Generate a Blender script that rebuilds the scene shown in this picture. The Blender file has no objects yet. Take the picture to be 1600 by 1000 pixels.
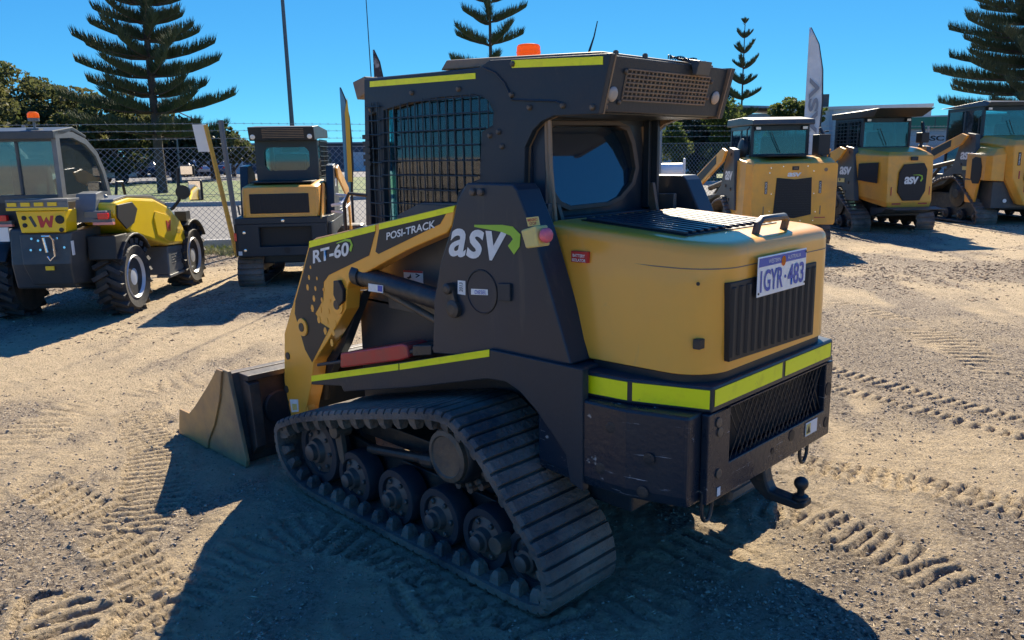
import bpy, math, random
import numpy as np
from mathutils import Vector, Matrix
from mathutils.geometry import tessellate_polygon
random.seed(7); rng=np.random.default_rng(7)
S=bpy.context.scene; COL=S.collection
R_=math.radians
# ---------------------------------------------------------------- camera
CAMPOS=Vector((0,2.63,1.60))
cd=bpy.data.cameras.new('camera'); cam=bpy.data.objects.new('camera',cd); COL.objects.link(cam)
RC=[[-0.7102587215941445,-0.13227040355196118,0.6914022626110308],[-0.7037634867128523,0.1554631930268296,-0.6932158036165013],[-0.01579566931853371,-0.9789462375218079,-0.20350616912682395]]
M=Matrix([[RC[i][0],-RC[i][1],-RC[i][2],CAMPOS[i]] for i in range(3)]+[[0,0,0,1]])
cam.matrix_world=M
cd.sensor_width=36; cd.lens=1244.07/1600*36; cd.clip_start=0.05; cd.clip_end=3000
S.camera=cam
# ---------------------------------------------------------------- sky and sun
SUN_EL=R_(35.5); SUN_AZ=R_(-52.5)          # azimuth of the sun as an angle in the xy plane
w=bpy.data.worlds.new("World"); S.world=w; w.use_nodes=True
nt=w.node_tree; nt.nodes.clear()
sky=nt.nodes.new('ShaderNodeTexSky'); sky.sky_type='NISHITA'; sky.sun_disc=False
sky.sun_elevation=SUN_EL; sky.sun_rotation=math.pi/2-SUN_AZ; sky.air_density=0.6; sky.dust_density=0.0; sky.ozone_density=4.0; sky.altitude=3000
# the camera's deep azure rendering of a clear sky: one response curve per colour channel, the same in every direction
EXPO=1.22
sep=nt.nodes.new('ShaderNodeSeparateColor'); cmb=nt.nodes.new('ShaderNodeCombineColor')
bg=nt.nodes.new('ShaderNodeBackground'); bg.inputs[1].default_value=0.10
wo=nt.nodes.new('ShaderNodeOutputWorld'); nt.links.new(sky.outputs[0],sep.inputs[0])
for i,(lim,ref,p) in enumerate(((.28,.56,.84),(.92,.833,.62),(1.24,1.3,.29))):
    m0=nt.nodes.new('ShaderNodeMath'); m0.operation='MULTIPLY'; m0.inputs[1].default_value=.085/ref
    m1=nt.nodes.new('ShaderNodeMath'); m1.operation='POWER'; m1.inputs[1].default_value=p
    m2=nt.nodes.new('ShaderNodeMath'); m2.operation='MULTIPLY'; m2.inputs[1].default_value=lim*10/2**EXPO
    nt.links.new(sep.outputs[i],m0.inputs[0]); nt.links.new(m0.outputs[0],m1.inputs[0]); nt.links.new(m1.outputs[0],m2.inputs[0]); nt.links.new(m2.outputs[0],cmb.inputs[i])
nt.links.new(cmb.outputs[0],bg.inputs[0]); nt.links.new(bg.outputs[0],wo.inputs[0])
sd=bpy.data.lights.new('sun','SUN'); sd.energy=5.0; sd.angle=R_(.5); sd.color=(1,.885,.69)
sun=bpy.data.objects.new('sun',sd); COL.objects.link(sun)
sv=Vector((math.cos(SUN_EL)*math.cos(SUN_AZ),math.cos(SUN_EL)*math.sin(SUN_AZ),math.sin(SUN_EL)))
sun.rotation_euler=sv.to_track_quat('Z','Y').to_euler(); sun.location=(10,-10,20)
S.view_settings.view_transform='Standard'; S.view_settings.look='None'; S.view_settings.gamma=1; S.view_settings.exposure=EXPO
S.cycles.max_bounces=8; S.cycles.transparent_max_bounces=16
# ---------------------------------------------------------------- materials
def mat(name,col,rough=.5,metal=0.,col2=None,nscale=6,nlo=.4,nhi=.7,detail=6,bump=0.,bscale=40,spec=.5,coat=0.,col3=None,n3=30,lo3=.6,hi3=.75,rough2=None,trans=0.,streak=None):
    m=bpy.data.materials.new(name); m.use_nodes=True; t=m.node_tree; b=t.nodes['Principled BSDF']
    b.inputs['Base Color'].default_value=(*col,1); b.inputs['Roughness'].default_value=rough; b.inputs['Metallic'].default_value=metal
    b.inputs['Specular IOR Level'].default_value=spec; b.inputs['Coat Weight'].default_value=coat; b.inputs['Coat Roughness'].default_value=.08
    b.inputs['Transmission Weight'].default_value=trans
    tc=t.nodes.new('ShaderNodeTexCoord')
    def noise(sc,lo,hi,dt=6):
        n=t.nodes.new('ShaderNodeTexNoise'); n.inputs['Scale'].default_value=sc; n.inputs['Detail'].default_value=dt; n.inputs['Roughness'].default_value=.62
        t.links.new(tc.outputs['Object'],n.inputs['Vector'])
        r=t.nodes.new('ShaderNodeMapRange'); r.inputs[1].default_value=lo; r.inputs[2].default_value=hi
        t.links.new(n.outputs[0],r.inputs[0]); return n,r
    last=None
    if col2 is not None:
        n,r=noise(nscale,nlo,nhi,detail)
        mx=t.nodes.new('ShaderNodeMix'); mx.data_type='RGBA'; mx.inputs[6].default_value=(*col,1); mx.inputs[7].default_value=(*col2,1)
        t.links.new(r.outputs[0],mx.inputs[0]); last=mx.outputs[2]
        if rough2 is not None:
            rr=t.nodes.new('ShaderNodeMapRange'); rr.inputs[3].default_value=rough; rr.inputs[4].default_value=rough2
            t.links.new(r.outputs[0],rr.inputs[0]); t.links.new(rr.outputs[0],b.inputs['Roughness'])
    if col3 is not None:
        n,r=noise(n3,lo3,hi3,8)
        mx=t.nodes.new('ShaderNodeMix'); mx.data_type='RGBA'; mx.inputs[6].default_value=(*col,1); mx.inputs[7].default_value=(*col3,1)
        if last: t.links.new(last,mx.inputs[6])
        t.links.new(r.outputs[0],mx.inputs[0]); last=mx.outputs[2]
    if streak is not None:
        sc_,c_,lo_,hi_=streak
        mp=t.nodes.new('ShaderNodeMapping'); mp.inputs['Scale'].default_value=sc_; t.links.new(tc.outputs['Object'],mp.inputs['Vector'])
        n=t.nodes.new('ShaderNodeTexNoise'); n.inputs['Scale'].default_value=1; n.inputs['Detail'].default_value=5; n.inputs['Roughness'].default_value=.6; t.links.new(mp.outputs[0],n.inputs['Vector'])
        r=t.nodes.new('ShaderNodeMapRange'); r.inputs[1].default_value=lo_; r.inputs[2].default_value=hi_; t.links.new(n.outputs[0],r.inputs[0])
        mx=t.nodes.new('ShaderNodeMix'); mx.data_type='RGBA'; mx.inputs[6].default_value=(*col,1); mx.inputs[7].default_value=(*c_,1)
        if last: t.links.new(last,mx.inputs[6])
        t.links.new(r.outputs[0],mx.inputs[0]); last=mx.outputs[2]
    if last: t.links.new(last,b.inputs['Base Color'])
    if bump:
        n=t.nodes.new('ShaderNodeTexNoise'); n.inputs['Scale'].default_value=bscale; n.inputs['Detail'].default_value=5
        t.links.new(tc.outputs['Object'],n.inputs['Vector'])
        bp=t.nodes.new('ShaderNodeBump'); bp.inputs['Strength'].default_value=bump; bp.inputs['Distance'].default_value=.02
        t.links.new(n.outputs[0],bp.inputs['Height']); t.links.new(bp.outputs[0],b.inputs['Normal'])
    return m
DUST=(.22,.18,.13)
BLACK=mat('black_paint',(.026,.036,.046),.38,spec=.28,col2=(.045,.048,.052),nscale=3.5,nlo=.5,nhi=.85,col3=(.12,.10,.08),n3=14,lo3=.66,hi3=.9,bump=.05,bscale=60,rough2=.6)
BLACKG=mat('gloss_black_paint',(.022,.033,.046),.30,spec=.30,col2=(.032,.040,.055),nscale=2,nlo=.4,nhi=.8,coat=.08,rough2=.5,col3=(.11,.10,.085),n3=5,lo3=.62,hi3=.95,streak=((14,14,2),(.07,.068,.065),.60,.8))
SCUFF=mat('scuffed_black_paint',(.012,.022,.036),.27,spec=.42,col2=(.028,.032,.038),nscale=4,nlo=.5,nhi=.85,rough2=.5,col3=(.33,.32,.30),n3=22,lo3=.655,hi3=.70,bump=.08,bscale=50,streak=((6,6,110),(.38,.38,.38),.655,.71))
OCHRE=mat('ochre_paint',(.95,.42,.040),.34,col2=(.84,.38,.05),nscale=2.5,nlo=.4,nhi=.8,coat=.35,col3=(.50,.31,.13),n3=7,lo3=.66,hi3=.95,bump=.02,bscale=30,streak=((22,22,1.8),(.52,.30,.11),.64,.84))
OCHRE2=mat('clean_ochre_paint',(.93,.42,.045),.36,col2=(.66,.31,.07),nscale=2,coat=.2)
TAPE=mat('yellow_reflective_tape',(1.0,.95,.003),.40,col2=(.85,.78,.01),nscale=18,nlo=.52,nhi=.8,col3=(.30,.30,.10),n3=25,lo3=.68,hi3=.74)
RUBBER=mat('dusty_rubber',(.050,.049,.050),.72,col2=(.27,.215,.165),nscale=3.5,nlo=.36,nhi=.68,col3=(.12,.085,.065),n3=14,lo3=.5,hi3=.7,bump=.6,bscale=45)
TYRE=mat('tyre_rubber',(.022,.022,.024),.7,col2=(.07,.06,.05),nscale=7,bump=.2)
STEEL=mat('dirty_steel',(.10,.085,.07),.55,.3,col2=(.20,.14,.09),nscale=12,bump=.15)
DARKST=mat('dark_greasy_steel',(.028,.030,.034),.45,.2,col2=(.10,.08,.06),nscale=9,bump=.15,nlo=.45,nhi=.8)
HUB=mat('hub_steel',(.115,.098,.086),.5,.35,col2=(.09,.075,.07),nscale=20)
CHROME=mat('chrome',(.75,.75,.76),.18,1)
BUCKET=mat('worn_bucket_steel',(.36,.25,.12),.5,.1,col2=(.18,.13,.09),nscale=5,col3=(.28,.21,.14),n3=8,lo3=.55,hi3=.8,bump=.1)
BUCKB=mat('black_bucket_back',(.03,.028,.03),.5,col2=(.10,.07,.055),nscale=7,bump=.1)
WHITE=mat('white_marking',(.84,.83,.78),.45,col2=(.7,.69,.64),nscale=20)
WHITEP=mat('white_paint',(.74,.74,.72),.4)
GREEN=mat('green_marking',(.33,.56,.04),.45)
RED=mat('red_paint',(.55,.03,.03),.4,col2=(.38,.06,.05),nscale=10)
REDLENS=mat('red_lens',(.75,.015,.02),.2,coat=.5)
PINK=mat('pink_knob',(.85,.16,.20),.35)
YBOX=mat('faded_yellow_plastic',(.80,.62,.18),.5,col2=(.65,.5,.2),nscale=15)
ORANGE=mat('orange_lens',(1,.33,.008),.25,coat=.5)
BLUE=mat('blue_print',(.03,.08,.42),.4)
PLATE=mat('plate_white',(.86,.86,.82),.3,coat=.3)
GREYP=mat('grey_paint',(.17,.18,.18),.4,col2=(.12,.125,.125),nscale=4)
DGREY=mat('charcoal_paint',(.042,.052,.062),.42,col2=(.08,.08,.075),nscale=4)
YEL=mat('bright_yellow_paint',(.90,.60,.008),.3,coat=.5,col2=(.84,.55,.01),nscale=3)
RIM=mat('silver_rim',(.55,.57,.60),.35,.1)
PLASTIC=mat('black_plastic',(.015,.016,.018),.5)
BRONZE=mat('dirty_brown_panel',(.26,.17,.095),.5,col2=(.16,.11,.08),nscale=10)
HOSE=mat('tan_hose',(.30,.20,.12),.6)
GRILLE=mat('grille_dark',(.010,.010,.012),.55)
SEAT=mat('seat_vinyl',(.03,.03,.033),.6)
def glass(name,tint,refl=.12,alpha=.25,diff_col=(.12,.15,.16)):
    m=bpy.data.materials.new(name); m.use_nodes=True; t=m.node_tree; t.nodes.clear()
    tr=t.nodes.new('ShaderNodeBsdfTransparent'); tr.inputs[0].default_value=(*tint,1)
    gl=t.nodes.new('ShaderNodeBsdfGlossy'); gl.inputs['Roughness'].default_value=.03; gl.inputs[0].default_value=(.9,.95,1,1)
    df=t.nodes.new('ShaderNodeBsdfDiffuse'); df.inputs[0].default_value=(*diff_col,1)
    fr=t.nodes.new('ShaderNodeFresnel'); fr.inputs[0].default_value=1.5
    ad=t.nodes.new('ShaderNodeMath'); ad.operation='ADD'; ad.inputs[1].default_value=refl; ad.use_clamp=True
    m1=t.nodes.new('ShaderNodeMixShader'); m1.inputs[0].default_value=alpha
    m2=t.nodes.new('ShaderNodeMixShader'); o=t.nodes.new('ShaderNodeOutputMaterial')
    t.links.new(fr.outputs[0],ad.inputs[0]); t.links.new(ad.outputs[0],m2.inputs[0])
    t.links.new(tr.outputs[0],m1.inputs[1]); t.links.new(df.outputs[0],m1.inputs[2])
    t.links.new(m1.outputs[0],m2.inputs[1]); t.links.new(gl.outputs[0],m2.inputs[2]); t.links.new(m2.outputs[0],o.inputs[0])
    return m
GLASS=glass('tinted_window_glass',(.55,.82,.84),.02,.10,(.05,.13,.17))
CLEAR=glass('clear_window_glass',(.80,.93,.92),.03,.16,(.20,.27,.27))  # pale diffuse share paints reflections into the panes
GLASSD=glass('rear_window_glass',(.30,.46,.60),.06,.34,(.030,.080,.15))  # blue tint and diffuse share paint the reflected sky into the pane
MIRROR=mat('mirror_glass',(.9,.9,.9),.03,1)
# ---------------------------------------------------------------- mesh builder
EACH={'pin','panel_bolt','panel_hole','arm_bolt','plate_bolt','housing_bolt','roof_bolt','socket','decal_dot','tensioner_arm','plate_screw','hood_screw','door_bolt','work_lamp','reflector_strip','cab_hose','gas_strut','wheel_nut','sprocket_pin'}
class MB:
    def __init__(s): s.v=[]; s.f=[]
    def add(s,v,f):
        o=len(s.v); s.v+=[tuple(p) for p in v]; s.f+=[tuple(i+o for i in q) for q in f]; return s
    def box(s,c,d,rz=0,ry=0,rx=0):
        x,y,z=[k/2 for k in d]
        v=[Vector((a*x,b*y,e*z)) for a in(-1,1) for b in(-1,1) for e in(-1,1)]
        if rz or ry or rx:
            m=Matrix.Rotation(rz,3,'Z')@Matrix.Rotation(ry,3,'Y')@Matrix.Rotation(rx,3,'X'); v=[m@p for p in v]
        v=[p+Vector(c) for p in v]
        return s.add(v,[(0,1,3,2),(4,6,7,5),(0,4,5,1),(2,3,7,6),(0,2,6,4),(1,5,7,3)])
    def bx(s,x0,x1,y0,y1,z0,z1): return s.box(((x0+x1)/2,(y0+y1)/2,(z0+z1)/2),(abs(x1-x0),abs(y1-y0),abs(z1-z0)))
    def prism(s,pts,ax,a0,a1,holes=()):
        loops=[list(pts)]+[list(h) for h in holes]
        def to(p,a):
            return (a,p[0],p[1]) if ax=='x' else (p[0],a,p[1]) if ax=='y' else (p[0],p[1],a)
        fl=[p for l in loops for p in l]; n=len(fl)
        v=[to(p,a0) for p in fl]+[to(p,a1) for p in fl]
        if holes: tr=[tuple(t) for t in tessellate_polygon([[Vector((p[0],p[1],0)) for p in l] for l in loops])]
        else: tr=[tuple(range(n))]
        f=[t for t in tr]+[tuple(i+n for i in reversed(t)) for t in tr]
        o=0
        for l in loops:
            k=len(l)
            for i in range(k):
                a,b=o+i,o+(i+1)%k; f.append((a,b,b+n,a+n))
            o+=k
        return s.add(v,f)
    def tube(s,pts,r,n=8,cap=True):
        pts=[Vector(p) for p in pts]; rs=r if isinstance(r,(list,tuple)) else [r]*len(pts)
        v=[];f=[]; prev=None
        for i,p in enumerate(pts):
            d=(pts[min(i+1,len(pts)-1)]-pts[max(i-1,0)]).normalized()
            if prev is None:
                u=d.orthogonal().normalized()
            else:
                u=(prev-d*prev.dot(d)); u=u.normalized() if u.length>1e-6 else d.orthogonal().normalized()
            prev=u; q=d.cross(u)
            for k in range(n):
                a=2*math.pi*k/n; v.append(p+(u*math.cos(a)+q*math.sin(a))*rs[i])
        for i in range(len(pts)-1):
            for k in range(n):
                f.append((i*n+k,i*n+(k+1)%n,(i+1)*n+(k+1)%n,(i+1)*n+k))
        if cap: f.append(tuple(range(n-1,-1,-1))); f.append(tuple((len(pts)-1)*n+k for k in range(n)))
        return s.add(v,f)
    def cyl(s,p0,p1,r,r1=None,n=20): return s.tube([p0,p1],[r,r if r1 is None else r1],n)
    def lathe(s,c,axis,prof,n=28):
        a=Vector(axis).normalized(); u=a.orthogonal().normalized(); q=a.cross(u); c=Vector(c); v=[];f=[]
        for (r,h) in prof:
            for k in range(n):
                t=2*math.pi*k/n; v.append(c+a*h+(u*math.cos(t)+q*math.sin(t))*max(r,1e-4))
        for i in range(len(prof)-1):
            for k in range(n): f.append((i*n+k,i*n+(k+1)%n,(i+1)*n+(k+1)%n,(i+1)*n+k))
        f.append(tuple(range(n-1,-1,-1))); f.append(tuple((len(prof)-1)*n+k for k in range(n)))
        return s.add(v,f)
    def loft(s,loops,cap0=True,cap1=True):
        n=len(loops[0]); v=[p for l in loops for p in l]; f=[]
        for i in range(len(loops)-1):
            for k in range(n): f.append((i*n+k,i*n+(k+1)%n,(i+1)*n+(k+1)%n,(i+1)*n+k))
        if cap0: f.append(tuple(range(n-1,-1,-1)))
        if cap1: f.append(tuple((len(loops)-1)*n+k for k in range(n)))
        return s.add(v,f)
    def mirror_y(s,c=0):
        s.v=[(p[0],2*c-p[1],p[2]) for p in s.v]; s.f=[tuple(reversed(q)) for q in s.f]; return s
    def build(s,name,m,parent=None,bevel=0,smooth=None,off=None,label=None,fix=True):
        if name in EACH:
            par=list(range(len(s.v)))
            def fnd(i):
                while par[i]!=i: par[i]=par[par[i]]; i=par[i]
                return i
            for q in s.f:
                for k in q[1:]: par[fnd(k)]=fnd(q[0])
            grp={}
            for q in s.f: grp.setdefault(fnd(q[0]),[]).append(q)
            if len(grp)>1:
                for fs in grp.values():
                    ids=sorted({i for q in fs for i in q}); mp={i:j for j,i in enumerate(ids)}; k=MB(); k.v=[s.v[i] for i in ids]; k.f=[tuple(mp[i] for i in q) for q in fs]
                    o=k.build(name,m,parent,bevel,smooth,off,label,fix)
                return o
        me=bpy.data.meshes.new(name)
        vv=[tuple(p) for p in s.v]
        me.from_pydata(vv,[],s.f); me.materials.append(m)
        if fix:
            import bmesh
            b=bmesh.new(); b.from_mesh(me); bmesh.ops.recalc_face_normals(b,faces=b.faces); b.to_mesh(me); b.free()
        o=bpy.data.objects.new(name,me); COL.objects.link(o)
        if parent is not None:
            o.parent=parent
            if parent.name in OFFS: o.location=OFFS[parent.name]
        if off is not None: o.location=off
        if bevel:
            bm_=o.modifiers.new('bevel','BEVEL'); bm_.width=bevel; bm_.segments=2; bm_.limit_method='ANGLE'; bm_.angle_limit=R_(38)
            bm_.use_clamp_overlap=True
        if smooth is not None:
            try:
                me.shade_smooth(); 
                me.set_sharp_from_angle(angle=R_(smooth))
            except Exception: pass
        if label: o['label']=label
        return o
def root(name,label,cat,loc=(0,0,0),rz=0,group=None,off=None):
    o=bpy.data.objects.new(name,None); COL.objects.link(o); o.location=loc; o.rotation_euler=(0,0,rz)
    o['label']=label; o['category']=cat; o.empty_display_size=.3
    if group: o['group']=group
    if off: OFFS[o.name]=off
    return o
OFFS={}
def tag(o,label=None,cat=None,group=None,kind=None):
    if label: o['label']=label
    if cat: o['category']=cat
    if group: o['group']=group
    if kind: o['kind']=kind
    return o
def text(name,s,bl,br,tl,m,parent,lift=.002,bold=0.,shear=0.,normal=None,space=1.):
    """lettering stretched over the parallelogram bl-br-tl of a real surface"""
    c=bpy.data.curves.new(name,'FONT'); c.body=s; c.offset=bold; c.shear=shear; c.space_character=space; c.resolution_u=4
    t=bpy.data.objects.new(name,c); COL.objects.link(t)
    dg=bpy.context.evaluated_depsgraph_get(); me=bpy.data.meshes.new_from_object(t.evaluated_get(dg))
    bpy.data.objects.remove(t)
    co=np.array([v.co[:] for v in me.vertices]); mn=co.min(0); mx=co.max(0)
    bl,br,tl=Vector(bl),Vector(br),Vector(tl); nn=(br-bl).cross(tl-bl).normalized()
    if normal is not None and nn.dot(Vector(normal))<0: nn=-nn
    for v,q in zip(me.vertices,co):
        a=(q[0]-mn[0])/(mx[0]-mn[0]); b=(q[1]-mn[1])/(mx[1]-mn[1])
        v.co=bl+(br-bl)*a+(tl-bl)*b+nn*lift
    me.materials.clear(); me.materials.append(m); me.name=name
    o=bpy.data.objects.new(name,me); COL.objects.link(o); o.parent=parent
    if parent.name in OFFS: o.location=OFFS[parent.name]
    return o
def sheet(name,poly,ax,a,th,m,parent,**k):
    """thin sticker or plate, th thick, laid on the plane ax=a"""
    return MB().prism(poly,ax,a,a+th).build(name,m,parent,**k)
def disc(c,axis,r,h,n=20): return MB().lathe(c,axis,[(r,0),(r,h)],n)
# ---------------------------------------------------------------- crawler track
def closed_curve(pts,step=.004):
    P=[Vector((p[0],p[1])) for p in pts]; n=len(P); out=[]
    for i in range(n):
        a,b,c,d=P[i-1],P[i],P[(i+1)%n],P[(i+2)%n]
        for k in range(12):
            t=k/12; out.append(.5*((2*b)+(c-a)*t+(2*a-5*b+4*c-d)*t*t+(3*b-a-3*c+d)*t**3))
    A=np.array([o[:] for o in out]); A=np.vstack([A,A[:1]])
    L=np.r_[0,np.cumsum(np.hypot(*np.diff(A,axis=0).T))]; return A,L
def belt(profile,yo,yi,pitch=.05,bar=.80,h=.012,t=.022,lug=.05,lugrows=(.05,)):
    A,L=closed_curve(profile); tot=L[-1]; n=round(tot/pitch); p=tot/n
    def at(s):
        s=s%tot; return np.array([np.interp(s,L,A[:,0]),np.interp(s,L,A[:,1])])
    area=0.5*np.sum(A[:-1,0]*A[1:,1]-A[1:,0]*A[:-1,1]); sg=1 if area>0 else -1
    mb=MB(); rings=[]
    sgn=1 if yo>yi else -1
    ys=[yo,yo-.012*sgn,yi+.012*sgn,yi]
    for i in range(n):
        for fr,hh in ((0,h),(bar*.5,h),(bar,h),(bar+.05,0),(.95,0)):
            s=(i+fr)*p; c=at(s); tg=at(s+.01)-at(s-.01); tg/=np.linalg.norm(tg); nr=np.array([tg[1],-tg[0]])*sg
            o=c+nr*(hh-h); q=c-nr*(h+t); oe=c+nr*(hh*.35-h)
            rings.append([(oe[0],ys[0],oe[1]),(o[0],ys[1],o[1]),(o[0],ys[2],o[1]),(oe[0],ys[3],oe[1]),(q[0],ys[3],q[1]),(q[0],ys[0],q[1])])
    mb.loft(rings+[rings[0]],False,False)
    if lug:
        m=round(tot/(2*pitch))
        for i in range(m):
            s=tot*i/m; c=at(s); tg=at(s+.02)-at(s-.02); tg/=np.linalg.norm(tg); nr=np.array([tg[1],-tg[0]])*sg
            b=c-nr*(h+t-.002)
            for ry in lugrows:
                for yc in (yo-ry*sgn,yi+ry*sgn):
                    base=[b+tg*.024,b-tg*.024]; top=[b-nr*lug+tg*.011,b-nr*lug-tg*.011]; mid=[b-nr*lug*.6+tg*.019,b-nr*lug*.6-tg*.019]
                    ring=lambda pr,w:[(pr[0][0],yc-w,pr[0][1]),(pr[0][0],yc+w,pr[0][1]),(pr[1][0],yc+w,pr[1][1]),(pr[1][0],yc-w,pr[1][1])]
                    mb.loft([ring(base,.028),ring(mid,.024),ring(top,.014)],False,True)
    return mb
def wheel(c,r,w,sgn,parent,name='road_wheel',hub=.045,bolts=6,out=.06,seg=32):
    ax=(0,sgn,0)
    t=MB().lathe(c,ax,[(r*.72,-w/2),(r*.97,-w/2),(r,-w/2+.012),(r,w/2-.012),(r*.97,w/2),(r*.74,w/2),(r*.70,w/2-.015)],seg).build(name,RUBTYRE,parent,smooth=40)
    d=MB().lathe(c,ax,[(r*.70,-w/2+.01),(r*.70,w/2-.014),(r*.50,w/2-.004),(hub*1.5,w/2),(hub*1.3,w/2+out*.5),(hub*.95,w/2+out*.55),(hub*.9,w/2+out),(hub*.6,w/2+out+.006)],24)
    for k in range(bolts):
        a=2*math.pi*k/bolts; p=Vector(c)+Vector((math.cos(a),0,math.sin(a)))*r*.57+Vector(ax)*(w/2-.012)
        d.lathe(p,ax,[(.011,0),(.011,.014),(.006,.018)],8)
    d.build('hub',HUB,t,smooth=40)
    return t
def leafy(m,k=.45):
    t=m.node_tree; b=t.nodes['Principled BSDF']; tr=t.nodes.new('ShaderNodeBsdfTranslucent'); mx=t.nodes.new('ShaderNodeMixShader'); mx.inputs[0].default_value=k
    l=b.inputs['Base Color'].links
    if l: t.links.new(l[0].from_socket,tr.inputs[0])
    else: tr.inputs[0].default_value=b.inputs['Base Color'].default_value
    o=[n for n in t.nodes if n.type=='OUTPUT_MATERIAL'][0]; t.links.new(b.outputs[0],mx.inputs[1]); t.links.new(tr.outputs[0],mx.inputs[2]); t.links.new(mx.outputs[0],o.inputs[0]); return m
leafy(ORANGE,.65)
RUBTYRE=mat('wheel_rubber',(.018,.026,.036),.55,col2=(.055,.05,.046),nscale=9,nlo=.5,nhi=.8,bump=.1)
# ================================================================ the main machine (world axes: +x is its front, y=0 its centre)
MR=root('compact_track_loader','large ochre and black loader in the foreground with yellow reflective tape and number plate','track loader',(2.5,0,0),off=(-2.5,0,0))
MP=[(3.527,.262),(3.50,.315),(3.42,.356),(3.239,.422),(2.826,.529),(2.532,.597),(2.30,.648),(2.181,.652),(2.12,.628),(2.048,.588),(1.979,.534),(1.887,.441),(1.782,.332),(1.708,.258),(1.672,.18),(1.664,.10),(1.69,.03),(1.775,.004),(1.90,0),(2.149,0),(2.487,0),(2.85,0),(3.15,0),(3.33,.018),(3.44,.07),(3.51,.15)]
SX,SZ=[(2.241, 0.459)][0]
for s in (1,-1):
    tk=belt(MP,.80*s,.42*s,pitch=.054,h=.019,bar=.74,lugrows=(.045,)).build('track_belt',RUBBER,MR)
    for (x,z,r,hb) in ((3.24,.215,.160,.042),(2.945,.158,.124,.033),(2.635,.158,.124,.033),(2.345,.158,.124,.033),(2.075,.158,.124,.033),(1.835,.162,.114,.033)):
        wheel((x,.675*s,z),r,.09,s,tk,'road_wheel' if r<.14 else 'front_idler',hub=hb,out=.05,bolts=8 if r>.14 else 6)
    for (x,z,r,hb) in ((3.24,.215,.150,.045),(2.635,.150,.112,.036),(2.075,.150,.112,.036)):
        wheel((x,.52*s,z),r,.07,s,tk,'inner_road_wheel',hub=hb,out=.0)
    # drive sprocket with rollers round its rim
    sp=MB().lathe((SX,.62*s,SZ),(0,s,0),[(.150,-.03),(.156,0),(.150,.03),(.125,.04),(.120,.10),(.113,.115),(.108,.118)],36)
    spo=sp.build('drive_sprocket',DARKST,tk,smooth=40)
    cp=MB().lathe((SX,.738*s,SZ),(0,s,0),[(.106,0),(.104,.018),(.085,.024),(.08,.018),(.03,.016)],32).build('hub_cover',STEEL,spo,smooth=40)
    b=MB()
    for k in range(14):
        a=2*math.pi*k/14; b.lathe((SX+.138*math.cos(a),.65*s,SZ+.138*math.sin(a)),(0,s,0),[(.017,0),(.017,.02),(.010,.03)],8)
        b.cyl((SX+.158*math.cos(a),.56*s,SZ+.158*math.sin(a)),(SX+.158*math.cos(a),.67*s,SZ+.158*math.sin(a)),.017,n=10)
    b.build('sprocket_pin',HUB,spo)
    # undercarriage frame between the wheels
    u=MB()
    u.prism([(1.80,.19),(1.95,.25),(2.2,.26),(2.9,.27),(3.22,.30),(3.30,.25),(3.22,.17),(2.9,.12),(2.0,.12),(1.8,.13)],'y',.57*s,.60*s)
    u.prism([(2.20,.24),(2.12,.47),(2.35,.50),(2.55,.27)],'y',.50*s,.55*s)
    u.bx(2.35,3.1,.44*s,.56*s,.30,.38)
    u.cyl((2.50,.64*s,.345),(2.92,.64*s,.285),.022,n=12); u.cyl((2.44,.64*s,.352),(2.52,.64*s,.34),.034,n=12)
    u.build('undercarriage_frame',DARKST,MR,bevel=.004)
    u=MB(); u.cyl((3.06,.66*s,.36),(3.06,.745*s,.36),.034,n=16); u.prism([(3.03,.36),(3.09,.36),(3.05,.22),(3.03,.20),(3.01,.22)],'y',.70*s,.725*s)
    u.cyl((1.96,.70*s,.19),(1.96,.775*s,.19),.034,n=16)
    u.build('tensioner_arm',STEEL,MR,bevel=.003)
# ---- chassis core
c=MB(); c.bx(1.62,3.30,-.40,.40,.30,.93); c.bx(1.75,3.35,-.40,.40,.90,1.05)
c.build('chassis_tub',BLACK,MR,bevel=.01)
# dark side panel of the cab base, in the mouth of the lift arm
for s in (1,-1):
    MB().prism([(2.0,.90),(3.02,.90),(3.02,1.03),(2.92,1.34),(2.75,1.40),(2.0,1.42)],'y',.402*s,.425*s).build('cab_base_panel',DGREY,MR,bevel=.003)
# ---- sill and rear fender, with the wheel-arch edge above the track
SILL=[(2.127, 0.880), (3.425, 0.531), (3.437, 0.485), (3.163, 0.532), (3.144, 0.508), (2.631, 0.629), (2.376, 0.698), (2.148, 0.760), (2.044, 0.768), (1.971, 0.745), (1.894, 0.693), (1.814, 0.622), (1.747, 0.557), (1.730, 0.463), (1.671, 0.442), (1.672, 0.884)]
for s in (1,-1):
    m=MB().prism(SILL,'y',.62*s,.585*s)
    m.prism([(2.2,.905),(3.42,.590),(3.42,.575),(2.2,.885)],'y',.59*s,.40*s)
    m.prism([(1.70,.875),(2.2,.90),(2.2,.885),(1.70,.86)],'y',.59*s,.40*s)
    m.build('sill_fender',BLACK,MR,bevel=.004)
    a=[(2.127, 0.880), (2.691, 0.726), (2.693, 0.697), (2.128, 0.852)]
    b=[(2.700, 0.724), (3.424, 0.534), (3.428, 0.503), (2.702, 0.695)]
    for q in (a,b): sheet('reflective_tape',q,'y',.6205*s,.002*s,TAPE,MR)
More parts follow.
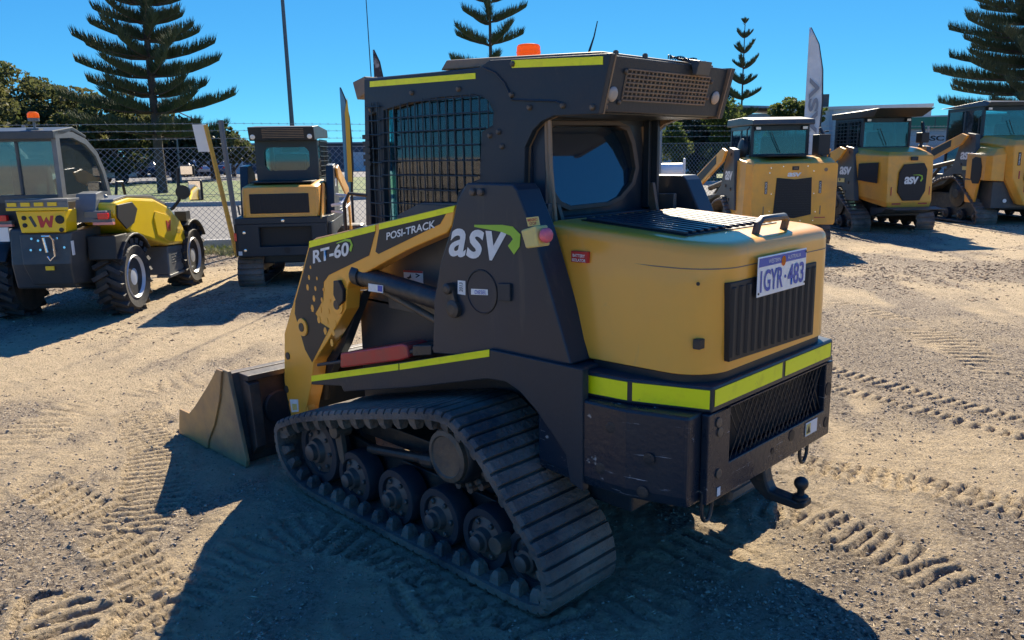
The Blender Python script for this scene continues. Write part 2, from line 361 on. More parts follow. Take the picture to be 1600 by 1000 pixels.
# ---- lift tower
TOW=[(2.254, 1.498), (2.011, 1.497), (1.989, 1.477), (1.916, 1.341), (1.740, 0.884), (2.149, 0.837), (2.491, 0.800), (2.471, 1.023), (2.422, 1.184), (2.345, 1.335), (2.307, 1.439)]
for s in (1,-1):
    t=MB().prism(TOW,'y',.60*s,.48*s).build('lift_tower',BLACKG,MR,bevel=.006)
    p=MB()
    for q in [(2.216, 1.465), (2.171, 1.466), (2.353, 1.012)]:
        p.lathe((q[0],.60*s,q[1]),(0,s,0),[(.014,0),(.014,.012),(.008,.016)],12)
    p.build('pin',STEEL,t)
# fuel cap outline, labels, latch on the left tower
ring=[(2.183, 1.092)][0]
m=MB(); pts=[(ring[0]+.083*math.cos(a),.6015,ring[1]+.083*math.sin(a)) for a in np.linspace(0,2*math.pi,33)]
m.tube(pts,.0035,6,False); m.build('fuel_door_rim',PLASTIC,MR)
fd=disc((ring[0],.60,ring[1]),(0,1,0),.080,.0012,32).build('fuel_door',BLACKG,MR)
sheet('fuel_label',[(2.241, 1.098), (2.148, 1.105), (2.148, 1.083), (2.242, 1.075)],'y',.602,.001,WHITE,MR)
text('fuel_lettering','DIESEL',*[(p[0],.6032,p[1]) for p in [(2.220, 1.080), (2.155, 1.085), (2.219, 1.095)]],BLUE,MR,.0008,.01,normal=(0,1,0))
sheet('side_label',[(2.317, 1.123), (2.273, 1.125), (2.275, 1.069), (2.320, 1.069)],'y',.602,.001,WHITE,MR)
text('side_lettering','2013',*[(p[0],.6032,p[1]) for p in [(2.289, 1.080), (2.288, 1.116), (2.308, 1.081)]],PLASTIC,MR,.0008,.01,normal=(0,1,0))
m=MB().prism([(2.085, 1.136), (2.022, 1.140), (2.023, 1.076), (2.087, 1.071)],'y',.60,.612); m.build('latch_plate',BLACK,MR,bevel=.002)
m=MB(); q=[(2.357, 1.088), (2.338, 1.008)]
m.lathe((q[0][0],.60,q[0][1]),(0,1,0),[(.022,0),(.022,.03),(.012,.035)],16); m.lathe((q[1][0],.60,q[1][1]),(0,1,0),[(.036,0),(.036,.02),(.02,.025)],16)
m.prism([(q[0][0]-.02,q[0][1]),(q[0][0]+.02,q[0][1]),(q[1][0]+.03,q[1][1]),(q[1][0]-.03,q[1][1])],'y',.60,.618)
m.build('cylinder_pin',DARKST,MR,bevel=.002)
# logo
text('logo_lettering','asv',*[(p[0],.60,p[1]) for p in [(2.370, 1.214), (2.059, 1.217), (2.350, 1.325)]],WHITE,MR,.002,.020,shear=.12,normal=(0,1,0),space=1.02)
def swoosh(parent,m,P,w0,w1,ax,a,th):
    """tapering band along a 2-D path"""
    P=[Vector(p) for p in P]; L=[];R=[]
    for i,p in enumerate(P):
        d=(P[min(i+1,len(P)-1)]-P[max(i-1,0)]).normalized(); n=Vector((-d.y,d.x)); ww=w0+(w1-w0)*min(1,i/(len(P)-1)*1.6)
        L.append(p+n*ww/2); R.append(p-n*ww/2)
    return sheet('logo_swoosh',[tuple(q) for q in L+R[::-1]],ax,a,th,m,parent)
swoosh(MR,GREEN,[(2.214, 1.340), (2.134, 1.339), (2.066, 1.338), (2.017, 1.331), (1.992, 1.312), (1.996, 1.289), (2.022, 1.262)],.008,.042,'y',.6012,.0015)
# ---- lift arms
ARM=[(3.430, 1.196), (3.375, 1.221), (2.342, 1.413), (2.368, 1.333), (2.401, 1.301), (2.668, 1.211), (2.807, 1.156), (2.950, 1.098), (3.084, 1.056), (3.126, 1.004), (3.147, 0.901), (3.302, 0.739), (3.465, 0.588), (3.504, 0.466), (3.572, 0.321), (3.600, 0.210), (3.650, 0.119), (3.704, 0.105), (3.706, 0.285), (3.759, 0.327), (3.779, 0.427), (3.740, 0.697), (3.689, 0.776), (3.522, 1.040)]
DEC1=[(3.427, 1.174), (2.876, 1.282), (2.933, 1.171), (3.272, 1.051), (3.321, 1.012), (3.337, 0.925), (3.416, 0.845), (3.368, 0.803), (3.296, 0.788), (3.477, 0.586), (3.537, 0.643), (3.613, 0.820), (3.598, 0.888), (3.511, 1.028)]
DEC2=[(2.847, 1.290), (2.401, 1.376), (2.438, 1.334), (2.861, 1.183), (2.883, 1.192)]
TP1=[(3.424, 1.203), (2.873, 1.310), (2.876, 1.282), (3.428, 1.171)]
TP2=[(2.845, 1.315), (2.342, 1.411), (2.355, 1.385), (2.847, 1.290)]
HOLEP=[(3.205, 0.916), (3.540, 0.760)]
for s in (1,-1):
    arm=MB().prism(ARM,'y',.58*s,.50*s).build('lift_arm',OCHRE,MR,bevel=.006)
    sheet('arm_decal',DEC1,'y',.5805*s,.0012*s,PLASTIC,arm); sheet('arm_decal',DEC2,'y',.5805*s,.0012*s,PLASTIC,arm)
    sheet('arm_tape',TP1,'y',.582*s,.0015*s,TAPE,arm); sheet('arm_tape',TP2,'y',.582*s,.0015*s,TAPE,arm)
    for hx,hz in HOLEP:
        m=MB().lathe((hx,.581*s,hz),(0,s,0),[(.046,0),(.046,.008),(.03,.010)],20).build('pivot_boss',OCHRE,arm,smooth=30)
        disc((hx,.59*s,hz),(0,s,0),.023,.004,16).build('pin',DARKST,m)
    m=MB()
    for hx,hz in [(3.717, 0.579), (3.757, 0.388)]:m.lathe((hx,.58*s,hz),(0,s,0),[(.02,0),(.02,.004)],14)
    m.build('arm_bolt',DARKST,arm)
    m=MB().prism([(3.208, 1.032), (3.165, 1.039), (3.132, 0.997), (3.138, 0.942), (3.178, 0.913), (3.216, 0.964)],'y',.5805*s,.60*s).build('hose_guard',PLASTIC,arm,bevel=.004)
    # cross tie between the arms down at the front
    q=[(3.570, 0.725), (3.572, 0.321)]
    # lower link and cylinders inside the arm
    cy=MB().cyl((3.03,.545*s,1.065),(2.42,.545*s,1.01),.045,n=20); cy.cyl((3.03,.545*s,1.065),(3.08,.545*s,1.07),.052,n=20); 
    cy.build('lift_cylinder',DARKST,MR,smooth=40)
    rod=MB().cyl((2.42,.545*s,1.01),(2.20,.545*s,.985),.028,n=16); rod.cyl((2.95,.50*s,1.0),(2.28,.50*s,.84),.016,n=10); rod.build('cylinder_rod',STEEL,MR,smooth=40)
    m=MB().prism([(3.203, 0.973), (3.122, 0.982), (3.315, 0.688), (3.518, 0.451), (3.620, 0.431), (3.504, 0.573), (3.369, 0.718)],'y',.49*s,.44*s).build('lower_link',BLACK,MR,bevel=.004)
m=MB(); m.bx(3.33,3.45,-.50,.50,.80,.92); m.build('arm_cross_tube',OCHRE,MR,bevel=.01)
# dotted pattern showing through the decal
m=MB()
for i in range(4):
    for j in range(5):
        if i==3 and j<1: continue
        u=474+j*9.0+i*(-1.0)+random.uniform(-.4,.4); v=436+j*13.5+i*12.5-j*0.5
        w_=.007+.0025*i
        cpt=(3.43-(j*.052)+i*.020, 1.075-j*.050-i*.052)
        m.prism([(cpt[0]+w_*math.cos(a)*1.0,cpt[1]+w_*1.4*math.sin(a)) for a in np.linspace(0,2*math.pi,7)[:-1]],'y',.5818,.5824)
m.build('decal_dot',OCHRE,MR)
text('model_lettering','RT-60',*[(p[0],.583,p[1]) for p in [(3.402, 1.095), (3.089, 1.159), (3.394, 1.161)]],WHITE,MR,.001,.03,normal=(0,1,0))
swoosh(MR,GREEN,[(3.184, 1.209), (3.108, 1.229), (3.072, 1.228), (3.059, 1.211), (3.077, 1.181)],.004,.016,'y',.583,.001)
text('model_lettering','POSI-TRACK',*[(p[0],.583,p[1]) for p in [(2.795, 1.248), (2.466, 1.318), (2.792, 1.280)]],WHITE,MR,.001,.02,normal=(0,1,0))
sheet('warning_label',[(3.732, 0.337), (3.644, 0.355), (3.647, 0.287), (3.721, 0.267)],'y',.5806,.001,WHITE,MR)
sheet('warning_label',[(3.708, 0.317), (3.661, 0.327), (3.659, 0.295), (3.706, 0.281)],'y',.582,.001,YBOX,MR)
sheet('warning_label',[(2.891, 1.092), (2.752, 1.099), (2.751, 1.030), (2.891, 1.024)],'y',.4255,.001,WHITE,MR)
sheet('warning_label',[(2.891, 1.092), (2.752, 1.099), (2.752, 1.090), (2.891, 1.083)],'y',.427,.001,RED,MR)
sheet('warning_symbol',[(2.840, 1.079), (2.836, 1.062), (2.855, 1.054), (2.869, 1.061), (2.850, 1.066)],'y',.4266,.001,PLASTIC,MR)
sheet('warning_symbol',[(2.802, 1.085), (2.771, 1.079), (2.799, 1.065), (2.804, 1.068), (2.785, 1.078), (2.803, 1.079)],'y',.4266,.001,PLASTIC,MR)
sheet('warning_label',[(2.933, 1.047), (2.823, 1.049), (2.826, 1.015), (2.936, 1.012)],'y',.5925,.001,WHITE,MR)
sheet('warning_label',[(2.861, 1.046), (2.828, 1.046), (2.830, 1.020), (2.863, 1.020)],'y',.594,.001,BLUE,MR)
# red lift arm brace lying on the left sill
m=MB().prism([(3.187, 0.685), (2.699, 0.808), (2.664, 0.805), (2.658, 0.752), (2.713, 0.731), (3.195, 0.610)],'y',.60,.48); m.build('arm_brace',RED,MR,bevel=.008)
m=MB().prism([(2.631, 0.811), (2.506, 0.831), (2.508, 0.789), (2.634, 0.763)],'y',.595,.50); m.build('brace_end',DARKST,MR,bevel=.004)
# ---- rear body: upper flange and counterweight
TOPP=[(1.90,.585),(1.72,.575),(1.535,.55),(1.272,.452),(1.272,-.452),(1.535,-.55),(1.72,-.575),(1.90,-.585)]
BOTP=[(1.90,.60),(1.736,.616),(1.50,.602),(1.302,.540),(1.272,.468),(1.272,-.468),(1.302,-.540),(1.50,-.602),(1.736,-.616),(1.90,-.60)]
m=MB(); m.prism(TOPP,'z',.775,.862); m.build('rear_flange',BLACKG,MR,bevel=.008)
def band(p,q,y0,z0,z1,d=.0015):
    """tape along the plan edge p-q"""
    p=Vector(p);q=Vector(q);n=Vector(((q-p).y,-(q-p).x)).normalized()
    if n.dot((p+q)/2-Vector((1.6,0)))<0: n=-n
    a=p+n*.001; b=q+n*.001; a2=a+n*d; b2=b+n*d
    return MB().add([(a.x,a.y,z0),(b.x,b.y,z0),(b2.x,b2.y,z0),(a2.x,a2.y,z0),(a.x,a.y,z1),(b.x,b.y,z1),(b2.x,b2.y,z1),(a2.x,a2.y,z1)],[(0,1,2,3),(4,5,6,7),(0,1,5,4),(1,2,6,5),(2,3,7,6),(3,0,4,7)]).build('reflective_tape',TAPE,MR)
def lerp(a,b,t): return (a[0]+(b[0]-a[0])*t,a[1]+(b[1]-a[1])*t)
for s in (1,-1):
    f=lambda p:(p[0],p[1]*s)
    band(f(TOPP[1]),f(TOPP[2]),0,.788,.851)
    band(f(lerp(TOPP[2],TOPP[3],.06)),f(lerp(TOPP[2],TOPP[3],.97)),0,.788,.851)
band((1.272,.440),(1.272,-.02),0,.795,.851); band((1.272,-.045),(1.272,-.43),0,.795,.851)
# counterweight lower body: tapered underneath, with the grille opening
l1=[(x,y,.775) for x,y in BOTP]; l2=[(x,y,.50) for x,y in BOTP]
l3=[(x+(.02 if x<1.4 else 0),y*.985,.462) for x,y in BOTP]
def cw():
    m=MB()
    # side and corner blocks, the middle is framed round the opening
    m.loft([[(x,y,z) for x,y in [(1.90,.60),(1.736,.616),(1.50,.602),(1.302,.540),(1.302,.40),(1.90,.40)]] for z in (.775,.50)]+[[(x,y*.985,.462) for x,y in [(1.90,.60),(1.736,.616),(1.50,.602),(1.302,.540),(1.302,.40),(1.90,.40)]]])
    return m
for s in (1,-1):
    m=cw()
    if s<0: m.mirror_y()
    m.build('counterweight_block',SCUFF,MR,bevel=.01)
m=MB(); m.prism([(-.468,.462),(.468,.462),(.468,.772),(-.468,.772)],'x',1.272,1.30,holes=[[(-.405,.575),(.33,.575),(.33,.768),(-.405,.768)]])
m.bx(1.301,1.85,-.39,.39,.462,.55)
m.build('rear_panel',SCUFF,MR,bevel=.004)
m=MB(); m.bx(1.34,1.36,-.41,.40,.56,.775); m.build('grille_backing',GRILLE,MR)
m=MB()
for k in range(-5,40):
    for sg in (1,-1):
        y0=-.405+k*.034; z0,z1=.575,.768; dy=(z1-z0)*.62*sg; a=(y0,z0);b=(y0+dy,z1)
        if min(a[0],b[0])<-.405 or max(a[0],b[0])>.33: continue
        m.cyl((1.285+.002*sg,a[0],a[1]),(1.285+.002*sg,b[0],b[1]),.0022,n=4)
m.build('mesh_grille',DARKST,MR)
# strip steel on the left corner, bolt recesses, labels
m=MB()
for (y,z) in ((.40,.700),(.40,.555),(.41,.735)):
    m.lathe((1.2715,y,z),(-1,0,0),[(.017,0),(.017,.004),(.010,.005)],14)
m.build('panel_bolt',STEEL,MR)
m=MB()
for (y,z,r) in ((-.13,.545,.022),(-.435,.66,.026),(-.435,.52,.022),(.02,.525,.012)): m.lathe((1.2712,y,z),(-1,0,0),[(r,0),(r,.0015)],18)
m.build('panel_hole',GRILLE,MR)
m=MB()
for (x,y,z) in ((1.56,.606,.70),(1.42,.584,.62),(1.60,.608,.545),(1.44,.588,.50)):
    n=Vector((-.22,1,0)).normalized(); m.lathe((x,y-.002,z),n,[(.020,0),(.020,.004),(.012,.005)],16)
m.build('panel_bolt',DARKST,MR)
sheet('warning_label',[(-.245,.508),(-.345,.508),(-.345,.562),(-.245,.562)],'x',1.2705,-.0015,WHITEP,MR)
sheet('warning_label',[(-.25,.514),(-.285,.514),(-.285,.556),(-.25,.556)],'x',1.2688,-.0012,YBOX,MR)
sheet('warning_triangle',[(-.254,.520),(-.281,.520),(-.2675,.550)],'x',1.2674,-.0012,PLASTIC,MR)
sheet('small_label',[(.385,.475),(.405,.475),(.405,.505),(.385,.505)],'x',1.2705,-.0012,WHITEP,MR)
# tie-down loops
for (y,x) in ((.435,1.29),(-.27,1.285)):
    m=MB(); pts=[(x,y+.032*math.cos(a),.455+.052*math.sin(a)-.01*(a!=0)) for a in np.linspace(math.pi*1.0,math.pi*2.0,14)]
    m.tube([(x,y-.028,.50)]+pts+[(x,y+.028,.50)],.007,8); m.build('tie_down_loop',DARKST,MR,smooth=40)
# tow hitch with ball
m=MB(); m.prism([(1.36,.46),(1.30,.46),(1.285,.40),(1.27,.372),(1.165,.362),(1.135,.372),(1.135,.345),(1.165,.330),(1.285,.335),(1.325,.36),(1.36,.40)],'y',-.03,.03)
hb=m.build('tow_hitch',DARKST,MR,bevel=.008)
MB().lathe((1.165,0,.365),(0,0,1),[(.028,0),(.028,.012),(.013,.016),(.013,.035),(.019,.042),(.0245,.052),(.0255,.062),(.022,.073),(.012,.081)],24).build('tow_ball',DARKST,hb,smooth=50)
m=MB().bx(1.34,1.72,-.06,.06,.42,.48); m.prism([(1.36,.38),(1.62,.38),(1.66,.47),(1.36,.47)],'z',.46,.47); m.build('hitch_mount',DARKST,MR,bevel=.006)
# bottom guard edge
m=MB(); m.bx(1.38,1.52,.42,.50,.435,.46); m.build('bottom_guard',STEEL,MR,bevel=.003)
# ---- engine hood
def rrect(xf,xr,hw,r,n=7,hwf=None,z=0,zf=None):
    hwf=hw if hwf is None else hwf; zf=z if zf is None else zf
    P=[(xf,hwf)]
    for s in (1,-1):
        arc=[(xr+r-r*math.sin(a),hw-r+r*math.cos(a)) for a in np.linspace(0,math.pi/2,n)]
        if s==1: P+=arc
        else: P+=[(x,-y) for x,y in reversed(arc)]
    P.append((xf,-hwf))
    return [(x,y,z+(zf-z)*max(0,(x-xr)/(xf-xr))) for x,y in P]
H=[]
for t,(z,ins) in enumerate(((.885,.012),(.892,0),(.98,0),(1.08,0),(1.18,0),(1.268,0),(1.288,.003),(1.302,.012),(1.310,.028),(1.313,.055))):
    k=(z-.89)/.4; zf=z+(.045 if z>1.2 else .0)*(1 if z>1.25 else .5)
    xf=1.735+.50*max(0,zf-.89)
    H.append(rrect(xf,1.285-.012*k+ins,.487-.035*k-ins,.155-ins*.5,9,.505-.045*k-ins,z,zf))
hood=MB().loft(H).build('engine_hood',OCHRE,MR,smooth=35)
m=MB(); G=[rrect(1.72,1.293,.483,.155,9,.50,z) for z in (.860,.888)]; m.loft(G).build('hood_seal',PLASTIC,MR,smooth=35)
# seam line round the top cap
# rear grille, slightly proud of the hood face, vertical corrugations
gy0,gy1=.325,-.335
GR=[(0.374, 1.188), (-0.251, 1.192), (-0.257, 0.913), (0.362, 0.928)]
m=MB().prism([(y,z) for y,z in GR],'x',1.292,1.269); gr=m.build('rear_grille',GRILLE,MR,bevel=.003)
m=MB()
for k in range(13):
    t=(k+.5)/13; y=GR[0][0]+(GR[1][0]-GR[0][0])*t; zt=GR[0][1]+(GR[1][1]-GR[0][1])*t-.015; zb=GR[3][1]+(GR[2][1]-GR[3][1])*t+.015
    m.prism([(1.2688,y-.017),(1.262,y-.006),(1.262,y+.006),(1.2688,y+.017)],'z',zb,zt)
m.build('grille_rib',GRILLE,gr,bevel=.002)
# number plate
PL=[(.186,0),(-.186,0),(-.186,.134),(.186,.134)]
pc=[(0.226, 1.126), (-0.127, 1.120)]
py0=pc[0][0]; py1=pc[1][0]; pz=(pc[0][1]+pc[1][1])/2
pl=MB().prism([(py0,pz),(py1,pz),(py1,pz+.134),(py0,pz+.134)],'x',1.257,1.254).build('number_plate',PLATE,MR,bevel=.002)
sheet('plate_header',[(py0-.006,pz+.100),(py1+.006,pz+.100),(py1+.006,pz+.129),(py0-.006,pz+.129)],'x',1.2538,-.0008,BLUE,pl)
sheet('plate_emblem',[((py0+py1)/2+.016*math.cos(a),pz+.106+.018*math.sin(a)) for a in np.linspace(0,2*math.pi,13)[:-1]],'x',1.2528,-.0006,ORANGE,pl)
wd=py1-py0
def platetext(s,a,b,z0,z1,m_,bold): 
    text('plate_lettering',s,(1.2528,py0+wd*a,pz+z0),(1.2528,py0+wd*b,pz+z0),(1.2528,py0+wd*a,pz+z1),m_,pl,.0008,bold,normal=(-1,0,0))
platetext('1GYR',.05,.50,.014,.088,BLUE,.018); platetext('483',.60,.95,.014,.088,BLUE,.018)
sheet('plate_dot',[(py0+wd*.55+.006*math.cos(a),pz+.05+.006*math.sin(a)) for a in np.linspace(0,2*math.pi,9)[:-1]],'x',1.2528,-.0008,BLUE,pl)
platetext('WESTERN',.19,.43,.108,.121,WHITEP,.0); platetext('AUSTRALIA',.58,.86,.108,.121,WHITEP,.0)
m=MB()
for (y,z) in ((py0-.008,pz+.012),(py1+.008,pz+.012),(py1+.008,pz+.122)): m.lathe((1.2535,y,z),(-1,0,0),[(.004,0),(.004,.002)],8)
m.build('plate_screw',PLASTIC,pl)
_z=1.232; _k=(_z-.89)/.4; _o=[rrect(1.735+.5*(_z-.89),1.285-.012*_k-.0008,.487-.035*_k+.0008,.156,9,.505-.045*_k+.0008,z_) for z_ in (_z,_z+.004)]
MB().loft(_o).build('hood_seam',BRONZE,hood)
# top vent: dark recessed field with long slats
zt=lambda x:1.313+.045*max(0,(x-1.30)/.65)
m=MB(); m.add([(1.46,-.30,zt(1.46)+.002),(1.92,-.30,zt(1.92)+.003),(1.92,.33,zt(1.92)+.003),(1.46,.33,zt(1.46)+.002),(1.46,-.30,zt(1.46)-.01),(1.92,-.30,zt(1.92)-.01),(1.92,.33,zt(1.92)-.01),(1.46,.33,zt(1.46)-.01)],[(0,1,2,3),(4,5,6,7),(0,1,5,4),(1,2,6,5),(2,3,7,6),(3,0,4,7)])
v=m.build('hood_vent',GRILLE,hood)
m=MB()
for k in range(13):
    y=-.288+k*.049; x0=1.475;x1=1.90
    m.add([(x0,y,zt(x0)+.003),(x1,y,zt(x1)+.004),(x1,y+.024,zt(x1)+.004),(x0,y+.024,zt(x0)+.003),(x0,y,zt(x0)+.012),(x1,y,zt(x1)+.013),(x1,y+.024,zt(x1)+.013),(x0,y+.024,zt(x0)+.012)],[(0,1,2,3),(4,5,6,7),(0,1,5,4),(1,2,6,5),(2,3,7,6),(3,0,4,7)])
m.build('vent_slat',BLACKG,hood,bevel=.002)
# handle
hp=[(0.159, 1.310), (0.131, 1.340), (-0.091, 1.342), (-0.130, 1.309)]
m=MB(); yA=.055; yB=-.155; zb=zt(1.345)
m.tube([(1.36,yA,zb-.002),(1.352,yA,zb+.035),(1.35,yA-.02,zb+.048),(1.35,yB+.02,zb+.048),(1.352,yB,zb+.035),(1.36,yB,zb-.002)],[.014,.014,.013,.013,.014,.014],8)
m.build('hood_handle',DGREY,hood,smooth=40,bevel=0)
# small labels on the hood side
HS=[(1.842, 1.261), (1.768, 1.262), (1.768, 1.223), (1.842, 1.222)]
lb=MB().prism(HS,'y',.462,.4795).build('isolator_label',RED,MR)
text('isolator_lettering','BATTERY',*[(p[0],.481,p[1]) for p in [(1.833, 1.241), (1.777, 1.241), (1.833, 1.252)]],WHITE,MR,.0008,.02,normal=(0,1,0))
text('isolator_lettering','ISOLATOR',*[(p[0],.481,p[1]) for p in [(1.836, 1.225), (1.774, 1.225), (1.836, 1.236)]],WHITE,MR,.0008,.02,normal=(0,1,0))
m=MB(); q=[(1.350, 0.991)][0]; m.bx(q[0]-.03,q[0]-.005,.43,.462,q[1]-.012,q[1]+.02); m.build('hood_badge',DARKST,MR,bevel=.002)
m=MB(); m.lathe((1.335,.445,.985),(-.6,.8,0),[(.008,0),(.008,.006)],10); m.lathe((1.34,.45,1.19),(-.6,.8,0),[(.006,0),(.006,.006)],10); m.build('hood_screw',PLASTIC,MR)
# ---- emergency stop
q=[(1.913, 1.344), (1.843, 1.363), (1.832, 1.292), (1.889, 1.283)]
m=MB().prism(q,'y',.60,.665); es=m.build('stop_box',YBOX,MR,bevel=.006)
kx=sum(p[0] for p in q)/4-.02; kz=sum(p[1] for p in q)/4+.01
MB().lathe((q[1][0]-.0,.635,kz),(-1,0,0),[(.012,-.01),(.012,.012),(.024,.014),(.026,.028),(.022,.036),(.012,.04)],20).build('stop_button',PINK,es,smooth=50)
sheet('stop_label',[(1.934, 1.383), (1.876, 1.390), (1.867, 1.360), (1.925, 1.353)],'y',.6125,.001,YBOX,MR)
text('stop_lettering','EMERGENCY',*[(p[0],.614,p[1]) for p in [(1.925, 1.369), (1.876, 1.376), (1.928, 1.379)]],RED,MR,.0008,.02,normal=(0,1,0))
text('stop_lettering','STOP',*[(p[0],.614,p[1]) for p in [(1.916, 1.357), (1.882, 1.362), (1.919, 1.367)]],RED,MR,.0008,.02,normal=(0,1,0))
# ================================================================ cab of the main machine
SIDE=[(3.144, 1.947), (2.376, 1.934), (2.313, 1.957), (1.725, 1.927), (1.778, 1.732), (1.985, 1.735), (2.045, 1.717), (2.090, 1.686), (2.131, 1.626), (2.141, 1.459), (2.164, 1.311), (2.541, 1.290), (3.099, 1.254), (3.190, 1.279)]
HOLE=[(3.009, 1.804), (2.818, 1.827), (2.604, 1.836), (2.390, 1.833), (2.329, 1.810), (2.298, 1.763), (2.306, 1.712), (2.369, 1.690), (2.387, 1.505), (2.449, 1.488), (2.518, 1.451), (2.561, 1.311), (3.041, 1.287)]
HOLE0=[(3.123, 1.787), (3.058, 1.798), (3.086, 1.291), (3.147, 1.288)]
for s in (1,-1):
    sp=MB().prism(SIDE,'y',.41*s,.385*s,holes=[HOLE,HOLE0]).build('cab_side_plate',BLACK if s>0 else BLACK,MR,bevel=.003)
    if s<0:
        sh=[(x,z) for x,z in SIDE]
    MB().prism(SIDE,'y',.384*s,.376*s,holes=[HOLE,HOLE0]).build('inner_lining',BRONZE,sp)
    # woven guard rods
    xs=[p[0] for p in HOLE]; m=MB()
    import bisect
    def inside(x,z,P=HOLE):
        c=False
        for i in range(len(P)):
            x1,z1=P[i-1];x2,z2=P[i]
            if (z1>z)!=(z2>z) and x<(x2-x1)*(z-z1)/(z2-z1)+x1: c=not c
        return c
    x=min(xs)+.02
    while x<max(xs):
        zz=[z for z in np.arange(1.2,2.0,.01) if inside(x,z)]
        if zz: m.cyl((x,.418*s,min(zz)-.008),(x,.418*s,max(zz)+.008),.0030,n=5)
        x+=.0505
    z=1.27
    while z<1.95:
        xx=[q for q in np.arange(min(xs),max(xs),.01) if inside(q,z)]
        if xx: m.cyl((min(xx)-.008,.424*s,z),(max(xx)+.008,.424*s,z),.0030,n=5)
        z+=.062
    for z in np.arange(1.20,1.86,.062):
        m.cyl((3.02,.422*s,z),(3.13,.422*s,z+.004),.0035,n=5)
    for x in (3.045,3.09): m.cyl((x,.418*s,1.25),(x,.418*s,1.84),.0035,n=5)
    m.build('window_guard',BLACK,sp)
    MB().bx(2.25,3.02,.366*s,.370*s,1.15,1.84).build('side_window',GLASS,sp)
    m=MB()
    for (u,v) in ([(2.797, 1.866), (2.495, 1.862), (3.102, 1.809), (2.195, 1.821), (2.186, 1.932), (2.318, 1.674), (2.268, 1.687), (2.251, 1.631), (2.102, 1.770), (1.938, 1.768), (1.803, 1.755)]): m.lathe((u,.41*s,v),(0,s,0),[(.011,0),(.011,.006),(.007,.012)],10)
    m.build('plate_bolt',STEEL,sp,smooth=40)
    q=[(3.099, 1.935), (2.394, 1.916), (2.394, 1.894), (3.101, 1.910)]; sheet('reflective_tape',q,'y',.4105*s,.0015*s,TAPE,sp)
    q=[(2.194, 1.946), (1.759, 1.920), (1.759, 1.893), (2.192, 1.918)]; sheet('reflective_tape',q,'y',.4105*s,.0015*s,TAPE,sp)
# welded arc on the side plate
m=MB(); m.tube([(p[0],.413,p[1]) for p in [(2.343, 1.931), (2.279, 1.907), (2.231, 1.866), (2.198, 1.817), (2.195, 1.803), (1.969, 1.785), (1.944, 1.775)]],.004,5); m.build('weld_seam',BLACK,MR)
# lower cab box
m=MB(); m.prism([(2.0,.95),(3.12,.95),(3.12,1.22),(2.0,1.30)],'y',.384,.36); m.prism([(2.0,.95),(3.12,.95),(3.12,1.22),(2.0,1.30)],'y',-.384,-.36)
m.build('cab_floor_side',BLACK,MR)
# roof
m=MB(); m.prism([(3.17,1.955),(2.38,1.938),(1.80,1.925),(1.80,1.905),(2.36,1.905),(3.15,1.925)],'y',.384,-.384)
m.build('roof_panel',BLACK,MR,bevel=.004)
m=MB(); m.prism([(2.66,1.95),(2.62,1.988),(2.36,1.975),(1.80,1.944),(1.80,1.93),(2.40,1.94)],'y',.365,-.365); m.build('roof_cover',BRONZE,MR,bevel=.006)
m=MB(); m.prism([(3.17,1.965),(3.27,1.945),(3.24,1.862),(3.14,1.895)],'y',.39,-.39); m.build('front_visor',BRONZE,MR,bevel=.006)
# rear housing with its slatted face
RQ=[(0.252, 1.910), (-0.283, 1.908), (-0.258, 1.779), (0.294, 1.778)]
m=MB(); m.add([(1.742,.384,1.925),(1.742,-.384,1.925),(1.786,-.384,1.740),(1.786,.384,1.740),(1.80,.384,1.925),(1.80,-.384,1.925),(1.82,-.384,1.740),(1.82,.384,1.740)],[(0,1,2,3),(4,5,6,7),(0,1,5,4),(1,2,6,5),(2,3,7,6),(3,0,4,7)])
m.bx(1.822,2.15,-.384,.384,1.735,1.76)
rh=m.build('rear_housing',BLACK,MR,bevel=.004)
m=MB()
def onr(y,z,o=.002): # point on the slanted rear face
    return (1.742+(1.925-z)*.238-o,y,z)
nx,nz=21,7; y0,y1=.285,-.255; z0,z1=1.885,1.782
for i in range(nx+1):
    y=y0+(y1-y0)*i/nx; m.cyl(onr(y,z0),onr(y,z1),.0035,n=5)
for j in range(nz+1):
    z=z0+(z1-z0)*j/nz; m.cyl(onr(y0,z,.004),onr(y1,z,.004),.0035,n=5)
m.build('vent_mesh',BRONZE,rh)
m=MB(); a=onr(.285,1.885,.0008);
m.add([onr(y0,z0,.0005),onr(y1,z0,.0005),onr(y1,z1,.0005),onr(y0,z1,.0005)],[(0,1,2,3)]); m.build('vent_opening',GRILLE,rh)
for (u,y,z) in ((0,.345,1.800),(0,-.325,1.812)):
    nrm=Vector((-1,0,-.238)).normalized(); m=MB().lathe(onr(y,z),nrm,[(.026,0),(.026,.004),(.021,.009),(.012,.011)],20); m.build('work_lamp',mat('dusty_lens',(.42,.36,.30),.3) if y>0 else bpy.data.materials['dusty_lens'],rh,smooth=40)
m=MB()
for (y,z) in ((.295,1.878),(.30,1.775),(-.27,1.87),(-.265,1.81),(.37,1.757),(.372,1.775)): m.lathe(onr(y,z),(-1,0,-.24),[(.009,0),(.009,.005),(.005,.009)],8)
m.build('housing_bolt',STEEL,rh)
